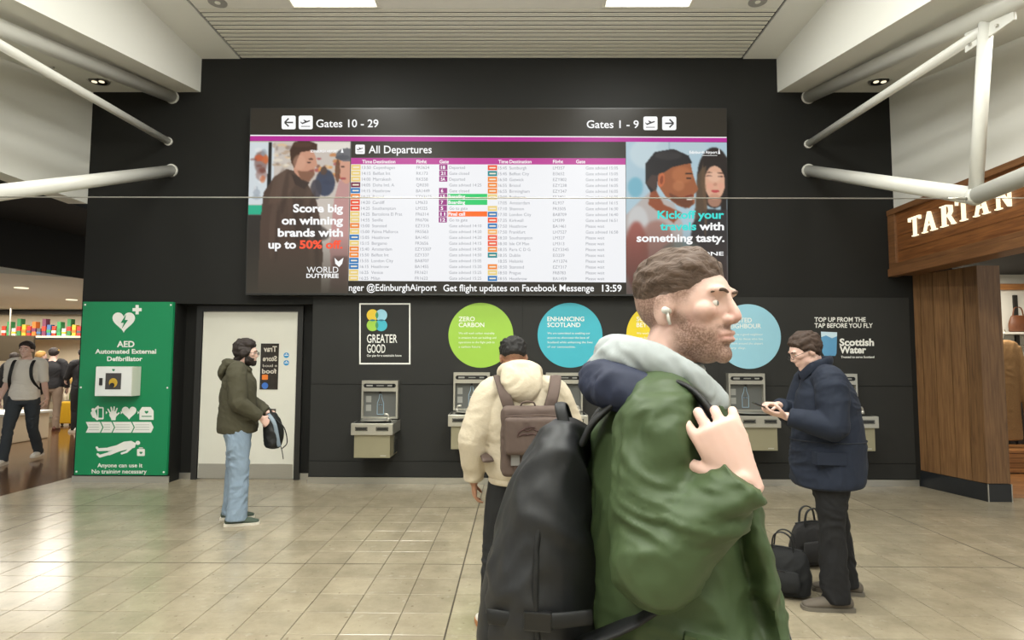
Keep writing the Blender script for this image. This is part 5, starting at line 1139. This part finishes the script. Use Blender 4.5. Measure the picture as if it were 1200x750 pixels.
strap('zip', M_bk2, mb_, [(.205, -.22, .92), (.21, -.23, 1.10), (.19, -.225, 1.23), (.14, -.21, 1.34), (.03, -.2, 1.385), (-.08, -.21, 1.34)], .006, .006, (0, 0, 1))
bm = bmesh.new(); strap('grab_handle', M_bk2, bp_, [(.07, -.19, 1.39), (.055, -.20, 1.425), (.005, -.20, 1.425), (-.01, -.19, 1.39)], .012, .004, (0, 1, 0))
strap('shoulder_strap', M_bk2, bp_, [(.11, -.15, 1.36), (.12, -.12, 1.41), (.135, -.03, 1.48), (.16, .04, 1.475), (.20, .085, 1.42), (.205, .10, 1.34), (.18, .09, 1.22), (.18, -.02, 1.08), (.17, -.16, 1.0)], .030, .007, (1, 0, 0))
for s in (-1,):
    strap('shoulder_strap', M_bk2, bp_, [(s*.11, -.15, 1.36), (s*.12, -.12, 1.41), (s*.13, -.03, 1.475), (s*.125, .06, 1.465), (s*.13, .125, 1.40), (s*.14, .13, 1.28), (s*.16, .06, 1.14), (s*.18, -.05, 1.05), (s*.17, -.16, 1.0)], .032, .007, (s, 0, 0) if 0 else (1, 0, 0))
strap('compression_strap', M_bk2, bp_, [(.19, -.13, 1.06), (.213, -.22, 1.055), (.175, -.325, 1.04)], .014, .004, (0, 0, 1))
MB().box(.205, .219, -.25, -.20, 1.038, 1.072, .003).build('buckle', M_blk, bp_)
# ------------------------------------------------------------------ man in cream hoodie
M_cr = mat('cream_fleece', (200, 188, 166), rough=.95, var=.06, scale=60, bump=.25); M_bh = mat('black_hair', (20, 17, 16), rough=.7, var=.5, scale=60); M_tp = mat('taupe_brown_canvas', (88, 73, 66), rough=.8, var=.08, scale=20, bump=.1); M_tp2 = mat('dark_taupe_webbing', (84, 68, 60), rough=.8)
c0 = PZ(612, 741, 0)
t = empty('person', (c0.x, c0.y+.03, 0), rz=math.radians(3), scale=.968, label='young man in a cream hoodie seen from behind, head bowed, at the fountains', cat='person')
J = joints(head=(-.055, .085, 1.615), neck=(-.02, .02, 1.485), elL=(-.30, -.02, 1.13), wrL=(-.295, .05, .86), elR=(.30, .06, 1.16), wrR=(.20, .28, 1.20), shL=(-.19, -.01, 1.40), shR=(.19, -.01, 1.40), ankleL=(-.19, -.03, .095), kneeL=(-.17, .0, .50), ankleR=(.14, .1, .095), kneeR=(.13, .08, .5), toeL=(-.35, 1, 0))
T = headT(J['head'], yaw=4, pitch=24)
me = body_mesh(J, T, [dict(w=J['wrL'], d=(.05, .2, -1), nrm=(1, .2, 0), th=(0, 1, 0), curl=(20, 25, 20)), dict(w=J['wrR'], d=(-.8, .5, .15), nrm=(0, .2, -1), th=(.2, .9, .1), curl=(30, 40, 30))], voxel=.006)
link_mesh('body', me, M_skin2, t, smooth=True); face_parts(t, T, M_bh)
shell(me, T, hairfn(back=-.012, th=.020, nz=.012, fr=75, side=.02, sidth=.007), 'hair', M_bh, t)
tint(me, T, fade=.6)
secs = [(.90, 0, .0, .205, .16), (.95, 0, 0, .225, .175), (1.08, 0, 0, .225, .17), (1.25, 0, -.01, .235, .17), (1.36, 0, -.01, .215, .15), (1.43, 0, -.005, .155, .115), (1.48, -.01, .0, .09, .08)]
hoodie = coat(t, J, M_cr, secs, sleeve=(.098, .092, .060), sh_r=.100, amp=.006, seed=11, name='hoodie', f=(6, 6, 9))
strap('hem_rib', M_cr, hoodie, [(.20*math.cos(a), .155*math.sin(a), .89) for a in [2*PI*k/12 for k in range(13)]], .022, .008, (0, 0, 1))
bm = bmesh.new()
loft(bm, [(-.03, .09, 1.43), (-.11, .03, 1.50), (-.105, -.06, 1.545), (-.02, -.115, 1.555), (.065, -.06, 1.545), (.08, .03, 1.50), (.01, .09, 1.43)], [.03, .04, .045, .05, .045, .04, .03], n=16, ref=(0, 0, 1), sub=4)
loft(bm, [(-.015, -.085, 1.57), (-.015, -.135, 1.50), (-.005, -.155, 1.42), (0, -.145, 1.365)], [(.105, .05), (.125, .062), (.105, .055), (.05, .03)], n=20, sub=4, cap=.7)
loft(bm, [(-.02, -.01, 1.44), (-.03, -.0, 1.54)], [(.1, .09), (.09, .085)], n=20, sub=3, cap=.2)
me = remesh(bm, .007, 5); wrinkle(me, .006, (8, 8, 9), 4); link_mesh('hood', me, M_cr, hoodie, smooth=True)
trousers(t, J, M_blkpants, thigh=.10, knee=.072, hem=.064, amp=.007, seed=5)
shoes(t, J, mat('white_sneaker', (224, 218, 208), rough=.5, var=.03), mat('tan_gum_sole', (178, 120, 72)), name='sneaker')
b = empty('backpack', t.location, rz=math.radians(3), scale=.968, label='taupe brown backpack with a printed emblem on the man in the cream hoodie', cat='backpack')
bm = bmesh.new()
def rbox(bm, x0, x1, y0, y1, z0, z1, r):
    g = bmesh.ops.create_cube(bm, size=1)['verts']
    for v in g: v.co = V(x0+(v.co.x+.5)*(x1-x0), y0+(v.co.y+.5)*(y1-y0), z0+(v.co.z+.5)*(z1-z0))
    bmesh.ops.bevel(bm, geom=list({e for v in g for e in v.link_edges}), offset=r, segments=4, affect='EDGES', profile=.5)
rbox(bm, -.14, .20, -.30, -.17, .95, 1.345, .035)
me = remesh(bm, .007, 3); wrinkle(me, .005, (7, 7, 7), 8); mbg = link_mesh('main_bag', me, M_tp, b, smooth=True)
bm = bmesh.new(); rbox(bm, -.12, .185, -.352, -.27, 1.08, 1.29, .025); me = remesh(bm, .006, 3); wrinkle(me, .004, (8, 8, 8), 1); fpk = link_mesh('front_pocket', me, M_tp, b, smooth=True)
strap('zip', M_tp2, fpk, [(-.115, -.325, 1.290), (-.02, -.335, 1.296), (.09, -.33, 1.300), (.18, -.325, 1.292)], .004, .004, (0, 1, 0))
MB().box(-.085, -.078, -.342, -.337, 1.25, 1.285).build('zip_pull', M_metal, fpk)
for s, xx in ((-1, -.09), (1, .14)):
    strap('shoulder_strap', M_tp, b, [(xx, -.195, 1.325), (xx+s*.025, -.185, 1.40), (xx+s*.05, -.10, 1.485), (xx+s*.06, .0, 1.505), (xx+s*.06, .12, 1.42), (xx+s*.085, .17, 1.25), (xx+s*.14, .05, 1.08), (xx+s*.12, -.16, 1.02)], .034, .008, (1, 0, 0))
strap('grab_handle', M_tp2, b, [(-.03, -.235, 1.325), (-.015, -.245, 1.365), (.045, -.245, 1.365), (.06, -.235, 1.325)], .008, .005, (0, 1, 0))
MB().box(-.085, -.035, -.318, -.308, 1.02, 1.085, .004).build('buckle', mat('grey_buckle', (128, 126, 124), rough=.4), b)
strap('side_strap', M_tp2, b, [(-.06, -.308, 1.10), (-.06, -.306, .97)], .008, .003, (1, 0, 0))
# emblem: reclining cat-like outline with wing strokes
em = MB(); zz0 = 1.205; pts = [(-.045, 0), (-.02, .018), (.005, .012), (.03, .022), (.055, .012), (.075, .014)]
em.tube([(x, -.3555, zz0+z) for x, z in pts], .0032); em.tube([(x*.9, -.3555, zz0-.016+z*.5) for x, z in pts], .0032); em.tube([(-.045, -.3555, zz0), (-.05, -.3555, zz0-.025)], .003); em.tube([(-.02, -.3555, zz0+.018), (.01, -.3555, zz0+.032), (.045, -.3555, zz0+.03)], .0028)
em.build('emblem', mat('dark_red_brown_print', (66, 38, 34)), fpk)
# ------------------------------------------------------------------ man in the navy coat
M_nv = mat('navy_wool', (20, 29, 46), rough=.85, var=.12, scale=30); M_hb = mat('dark_brown_hair', (58, 42, 32), rough=.75, var=.4, scale=50)
c0 = PZ(972, 704, 0)
t = empty('person', (c0.x, c0.y, 0), rz=math.radians(84), scale=1.01, label='man in a long navy coat and glasses looking down at a phone', cat='person')
J = joints(head=(-.01, .105, 1.605), neck=(0, .045, 1.475), chest=(0, 0, 1.3), shL=(-.185, .02, 1.40), shR=(.185, .02, 1.40), elL=(-.25, .03, 1.13), wrL=(-.16, .29, 1.19), elR=(.23, .10, 1.15), wrR=(.05, .27, 1.245), kneeL=(-.12, .02, .5), ankleL=(-.15, .02, .095), kneeR=(.13, -.1, .5), ankleR=(.14, -.16, .095), toeL=(.0, 1, 0), toeR=(.25, 1, 0))
T = headT(J['head'], yaw=2, pitch=24)
me = body_mesh(J, T, [dict(w=J['wrL'], d=(.05, .95, .2), nrm=(.25, -.2, .95), th=(-.9, .1, .3), curl=(12, 22, 18), thumb=.4), dict(w=J['wrR'], d=(-.2, .85, .1), nrm=(-.1, .1, -1), th=(-.9, -.1, .1), curl=(45, 60, 40), thumb=.7)], voxel=.006)
link_mesh('body', me, M_skin, t, smooth=True); face_parts(t, T, M_hb)
shell(me, T, hairfn(back=-.06, th=.016, nz=.011, fr=50, fl=.088, side=.004, sidth=.010), 'hair', M_hb, t)
g = MB()
for s in (-1, 1):
    pts = [T @ V(s*.033+.021*math.cos(a), .108, .0+.015*math.sin(a)) for a in [2*PI*k/14 for k in range(15)]]; g.tube(pts, .0016)
    g.tube([T @ V(s*.055, .105, .004), T @ V(s*.078, .05, .006), T @ V(s*.084, .0, .008)], .0016)
g.tube([T @ V(-.012, .112, .003), T @ V(.012, .112, .003)], .0016); g.build('glasses', M_blk, t)
secs = [(.745, 0, -.01, .24, .215), (.80, 0, -.01, .245, .225), (1.0, 0, -.02, .225, .225), (1.15, 0, -.02, .215, .205), (1.28, 0, -.015, .215, .185), (1.37, 0, .0, .19, .16), (1.43, 0, .02, .13, .12), (1.50, 0, .04, .085, .085)]
cn_ = coat(t, J, M_nv, secs, sleeve=(.095, .088, .058), sh_r=.105, amp=.007, seed=31, name='coat', f=(5, 5, 8))
bm = bmesh.new(); loft(bm, [(-.02, .135, 1.44), (-.085, .09, 1.50), (-.085, .0, 1.535), (0, -.055, 1.545), (.085, .0, 1.535), (.085, .09, 1.50), (.02, .135, 1.44)], [(.034, .014)]*7, n=14, ref=(0, 0, 1), sub=4); me = remesh(bm, .006, 2); link_mesh('collar', me, M_nv, cn_, smooth=True)
MB().hull([(-.243, -.03, .90), (-.243, .14, .90), (-.19, .15, .90), (-.19, -.03, .90), (-.245, -.04, .975), (-.245, .14, .975), (-.19, .15, .975), (-.19, -.04, .975)]).build('pocket_flap', M_nv, cn_)
strap('waist_seam', mat('dark_navy_seam', (16, 24, 38)), cn_, [(.222*math.cos(a), -.02+.226*math.sin(a), 1.03) for a in [2*PI*k/20 for k in range(21)]], .004, .003, (0, 0, 1))
trousers(t, J, mat('black_wool_trousers', (15, 15, 17), rough=.85), thigh=.105, knee=.078, hem=.074, amp=.008, seed=51)
shoes(t, J, mat('taupe_suede', (92, 84, 74), rough=.8), mat('grey_sole', (104, 98, 88)))
ph = empty('phone', t.location, rz=t.rotation_euler.z, scale=1.01, label='dark phone held by the man in the navy coat', cat='phone')
hp = J['wrL']+V(.012, .125, .052)
o = MB().box(-.036, .036, -.075, .075, -.004, .004, .003).build('case', M_blk, ph); o.matrix_local = Matrix.Translation(hp) @ RX(24)
o = MB().box(-.033, .033, -.07, .07, .0042, .0048).build('display', mat('phone_display', (90, 100, 110), rough=.1), ph); o.matrix_local = Matrix.Translation(hp) @ RX(24)
# ------------------------------------------------------------------ bags at his feet
def bag(name, label, loc, rz, w, d, h, m, seed, flap):
    t = empty(name, loc, rz=rz, label=label, cat='bag')
    bm = bmesh.new(); loft(bm, [(0, 0, .03), (0, 0, h*.5), (0, 0, h*.86), (0, 0, h)], [(w*.48, d*.5), (w*.5, d*.5), (w*.44, d*.36), (w*.38, d*.16)], n=26, sub=4, cap=.25)
    me = remesh(bm, .008, 3); wrinkle(me, .007, (8, 8, 9), seed); b_ = link_mesh('main_bag', me, m, t, smooth=True)
    for s in (-1, 1): strap('handle', M_bk2, t, [(-w*.2, s*.03, h-.03), (-w*.16, s*.035, h+.08), (0, s*.04, h+.115), (w*.16, s*.035, h+.08), (w*.2, s*.03, h-.03)], .011, .005, (0, 1, 0))
    strap('zip', M_bk2, t, [(-w*.36, 0, h+.002), (0, 0, h+.012), (w*.36, 0, h+.002)], .008, .004, (0, 1, 0))
    if flap: MB().box(-.05, .03, -d*.5-.012, -d*.5+.01, h*.55, h*.62, .003).build('luggage_tag', M_blk, t); 
    bm = bmesh.new(); loft(bm, [(0, -d*.5, .06), (0, -d*.52, h*.4), (0, -d*.44, h*.6)], [(w*.34, .025), (w*.36, .03), (w*.33, .02)], n=20, sub=3, cap=.4); me = remesh(bm, .008, 3); link_mesh('front_pocket', me, m, t, smooth=True)
    return t
c0 = PZ(926, 702, 0)
bag('holdall_bag', 'black soft bag with two handles on the floor beside the navy-coated man', (c0.x, c0.y+.08, 0), -.62, .34, .2, .30, mat('matt_black_canvas', (17, 18, 19), rough=.85, var=.2, scale=20), 3, True)
c1 = PZ(955, 672, 0)
bag('messenger_bag', 'second dark grey bag standing behind the legs of the man in navy', (c1.x+.06, c1.y+.18, 0), .25, .36, .16, .32, mat('dark_grey_fabric', (34, 33, 33), rough=.85, var=.1), 9, False)
# ------------------------------------------------------------------ man in the olive parka
M_pk = mat('olive_parka_cotton', (68, 65, 48), rough=.85, var=.1, scale=18); M_jn = mat('light_blue_denim', (132, 150, 168), rough=.85, var=.14, scale=9, bump=.15); M_dh = mat('very_dark_brown_hair', (38, 28, 24), rough=.7, var=.4, scale=50)
c0 = PZ(276, 612, 0)
t = empty('person', (c0.x, c0.y, 0), rz=math.radians(-72), scale=1.0, label='bearded man in an olive parka and light jeans waiting by the white door', cat='person')
J = joints(head=(0, .045, 1.615), elR=(.255, .02, 1.15), wrR=(.18, .215, 1.0), elL=(-.25, .05, 1.15), wrL=(-.14, .25, 1.02), kneeR=(.11, .03, .5), ankleR=(.12, .02, .095), kneeL=(-.12, -.03, .5), ankleL=(-.14, -.05, .095))
T = headT(J['head'], yaw=-4, pitch=3)
me = body_mesh(J, T, [dict(w=J['wrR'], d=(-.3, .6, -.6), nrm=(-.8, -.2, -.3), th=(-.1, .7, .6), curl=(50, 60, 40)), dict(w=J['wrL'], d=(.3, .7, -.5), nrm=(.8, -.2, -.3), th=(.1, .7, .6), curl=(50, 60, 40))], voxel=.0065)
link_mesh('body', me, M_skin, t, smooth=True); face_parts(t, T, M_dh)
shell(me, T, hairfn(back=-.095, th=.026, nz=.018, fr=32, fl=.088, side=-.035, sidth=.018), 'hair', M_dh, t)
shell(me, T, lambda q: (lambda b: b if b <= .001 else b*4+.003*noise.noise(V(q.x*90, q.y*90, q.z*90)))(beard(q)), 'beard', M_dh, t)
g = MB()
for s in (-1, 1):
    g.tube([T @ V(s*.033+.02*math.cos(a), .110, .003+.015*math.sin(a)) for a in [2*PI*k/12 for k in range(13)]], .002); g.tube([T @ V(s*.055, .107, .006), T @ V(s*.084, .0, .008)], .002)
g.build('glasses', M_blk, t)
secs = [(.86, 0, -.01, .21, .18), (.92, 0, -.01, .215, .185), (1.08, 0, -.01, .205, .175), (1.25, 0, -.015, .21, .165), (1.36, 0, -.01, .195, .15), (1.43, 0, -.005, .14, .11), (1.49, 0, .0, .085, .085)]
pk_ = coat(t, J, M_pk, secs, sleeve=(.088, .08, .055), sh_r=.1, amp=.007, seed=61, name='parka', f=(6, 6, 9))
bm = bmesh.new(); loft(bm, [(.06, .07, 1.45), (.10, .0, 1.495), (.07, -.09, 1.515), (0, -.125, 1.515), (-.07, -.09, 1.515), (-.10, .0, 1.495), (-.06, .07, 1.45)], [.028, .036, .046, .052, .046, .036, .028], n=16, ref=(0, 0, 1), sub=4); loft(bm, [(0, -.12, 1.50), (0, -.165, 1.43), (0, -.16, 1.37)], [(.10, .05), (.10, .045), (.06, .025)], n=18, sub=3)
me = remesh(bm, .007, 4); wrinkle(me, .008, (10, 10, 10), 7); link_mesh('hood', me, M_pk, pk_, smooth=True)
MB().hull([(.205, -.0, .98), (.205, .12, .98), (.17, .14, .98), (.17, 0, .98), (.208, -.0, 1.03), (.208, .12, 1.03), (.17, .14, 1.03), (.17, .0, 1.03)]).build('pocket_flap', M_pk, pk_)
trousers(t, J, M_jn, thigh=.108, knee=.085, hem=.082, amp=.010, seed=71)
shoes(t, J, mat('dark_green_canvas', (66, 78, 66), rough=.8), mat('cream_rubber', (210, 204, 190)), name='sneaker')
b = empty('backpack', t.location, rz=t.rotation_euler.z, label='black backpack held in front of the man in the olive parka', cat='backpack')
bm = bmesh.new(); loft(bm, [(.02, .31, .72), (.02, .32, .82), (.02, .30, .95), (.02, .29, 1.02)], [(.15, .08), (.155, .095), (.14, .08), (.10, .05)], n=22, sub=4, cap=.4)
me = remesh(bm, .009, 3); wrinkle(me, .008, (8, 8, 8), 2); link_mesh('main_bag', me, M_bk2, b, smooth=True)
strap('shoulder_strap', M_bk2, b, [(.13, .34, .98), (.16, .42, .90), (.14, .45, .76), (.10, .41, .70)], .02, .005, (1, 0, 0))
strap('hanging_strap', M_bk2, b, [(.12, .36, .80), (.14, .40, .70), (.15, .42, .60)], .013, .004, (1, 0, 0))
strap('grey_strap', mat('grey_blue_webbing', (120, 134, 146)), b, [(.12, .27, 1.03), (.165, .33, .95), (.165, .36, .82), (.15, .38, .72)], .018, .004, (0, 1, 0))
strap('grab_handle', M_bk2, b, [(.05, .29, 1.03), (.04, .28, 1.07), (.0, .28, 1.07), (-.01, .29, 1.03)], .008, .004, (0, 1, 0))
# ------------------------------------------------------------------ people in the shop at left
def walker(px_, py_, rz, h, label, top, topm, legm, shoem, hairm, skin=M_skin, J=None, voxel=.012, secs=None, sleeve_cut=.02, hat=None, short=False, pitch=0, yaw=0):
    c0 = PZ(px_, py_, 0); t = empty('person', (c0.x, c0.y, 0), rz=math.radians(rz), scale=h/1.75, label=label, cat='person')
    J = J or joints()
    T = headT(J['head'], yaw=yaw, pitch=pitch)
    me = body_mesh(J, T, [dict(w=J['wr'+s], d=(0, .25, -1), nrm=(-1 if s == 'R' else 1, 0, 0), th=(0, 1, 0), curl=(20, 25, 20)) for s in 'LR'], voxel=voxel*.75)
    link_mesh('body', me, skin, t, smooth=True); face_parts(t, T, hairm)
    shell(me, T, hairfn(back=-.05, th=.018, nz=.006, fr=40, fl=.09, side=.01), 'hair', hairm, t)
    secs = secs or [(.90, 0, -.0, .19, .15), (1.0, 0, 0, .19, .148), (1.12, 0, 0, .172, .13), (1.28, 0, -.01, .19, .14), (1.37, 0, -.01, .175, .125), (1.44, 0, -.01, .12, .09), (1.48, 0, -.01, .075, .075)]
    J2 = dict(J)
    if short:
        for s in 'LR': J2['wr'+s] = J['el'+s]+(J['wr'+s]-J['el'+s])*.04; J2['el'+s] = J['sh'+s].lerp(J['el'+s], .7)
    coat(t, J2, topm, secs, sleeve=(.07, .062, .052), sh_r=.08, amp=.005, voxel=voxel, name=top, seed=px_)
    trousers(t, J, legm, voxel=voxel, seed=px_)
    shoes(t, J, shoem, shoem)
    if hat: 
        q = MB(); q.ell((0, -.008, .055), (.092, .108, .072), T=T); o = q.build('cap', hat, t, smooth=True)
        q = MB(); q.ell((0, .105, .05), (.055, .055, .008), T=T); q.build('cap_peak', hat, o, smooth=True)
    return t, J
M_w = mat('white_cotton', (222, 216, 206), rough=.85, var=.03); M_dn = mat('dark_slate_trousers', (52, 58, 64), rough=.85); M_ws = mat('white_sneaker', (224, 218, 208)); M_dj = mat('dark_jacket', (28, 27, 30), rough=.8); M_bl = mat('blonde_hair', (176, 134, 72), rough=.7, var=.25, scale=50); M_br = mat('brown_leather_shoe', (92, 52, 38)); M_bg = mat('beige_trousers', (150, 132, 116), rough=.8)
Jw = joints(kneeR=(.1, .16, .52), ankleR=(.1, .26, .095), kneeL=(-.1, -.06, .5), ankleL=(-.1, -.30, .13), elR=(.25, -.06, 1.14), wrR=(.25, .10, .93), elL=(-.25, .02, 1.14), wrL=(-.26, -.06, .9))
t, _ = walker(24, 541, 196, 1.82, 'man in a white polo shirt walking with dark trousers and white sneakers', 'polo_shirt', M_w, M_dn, M_ws, M_dh, J=Jw, voxel=.009, short=True)
for s in (-1, 1): strap('backpack_strap', M_bk2, t, [(s*.10, -.15, 1.36), (s*.12, -.10, 1.47), (s*.12, .05, 1.47), (s*.12, .13, 1.36), (s*.14, .13, 1.2), (s*.18, .0, 1.05)], .022, .008, (1, 0, 0))
bm = bmesh.new(); rbox(bm, -.15, .15, -.30, -.14, .95, 1.4, .05); me = remesh(bm, .012, 3); link_mesh('backpack', me, M_bk2, t, smooth=True)
walker(58, 505, 20, 1.80, 'person in a dark jacket and yellow cap, back turned, deep in the shop', 'jacket', M_dj, M_bg, M_br, M_dh, hat=mat('mustard_cap', (186, 146, 52), rough=.8))
walker(43, 499, -30, 1.74, 'blonde person partly hidden behind the man in the white polo', 'jacket', mat('maroon_jacket', (84, 48, 44), rough=.8), M_bg, M_br, M_bl)
walker(12, 498, 10, 1.70, 'dark haired person in black far left behind the man in white', 'jacket', M_dj, M_dn, M_blk, M_dh)
walker(93, 506, 60, 1.78, 'person in dark clothes half hidden by the edge of the green board', 'jacket', M_dj, M_blkpants, M_ws, M_dh, J=joints(elL=(-.22, .12, 1.15), wrL=(-.15, .36, 1.12), elR=(.22, .12, 1.15), wrR=(.15, .36, 1.1)))
# yellow trolley case
a, c_ = PZ(61, 499.5, 0), PZ(84, 499.5, 0); h_ = P(72, 471, a.y).z; M_ye = mat('yellow_hard_shell', (216, 170, 34), rough=.35, var=.04)
t = empty('trolley_case', ((a.x+c_.x)/2, a.y+.15, 0), label='bright yellow trolley case on the brown shop floor', cat='suitcase')
attach(MB().box(a.x, c_.x, a.y, a.y+.28, .06, h_, .03).build('shell', M_ye), t)
for i in range(5): 
    xx = a.x+.06+i*(c_.x-a.x-.12)/4; attach(MB().box(xx-.01, xx+.01, a.y-.006, a.y+.002, .1, h_-.05).build('ridge', M_ye), t)
for xx in (a.x+.06, c_.x-.06):
    for yy in (a.y+.05, a.y+.23): attach(MB().cyl((xx-.015, yy, .03), (xx+.015, yy, .03), .03, n=14).build('wheel', M_blk), t)
attach(MB().tube([(a.x+.12, a.y+.14, h_-.02), (a.x+.12, a.y+.14, h_+.3), (c_.x-.12, a.y+.14, h_+.3), (c_.x-.12, a.y+.14, h_-.02)], .01).build('pull_handle', M_metal), t)

bpy.data.scenes.remove(TS)
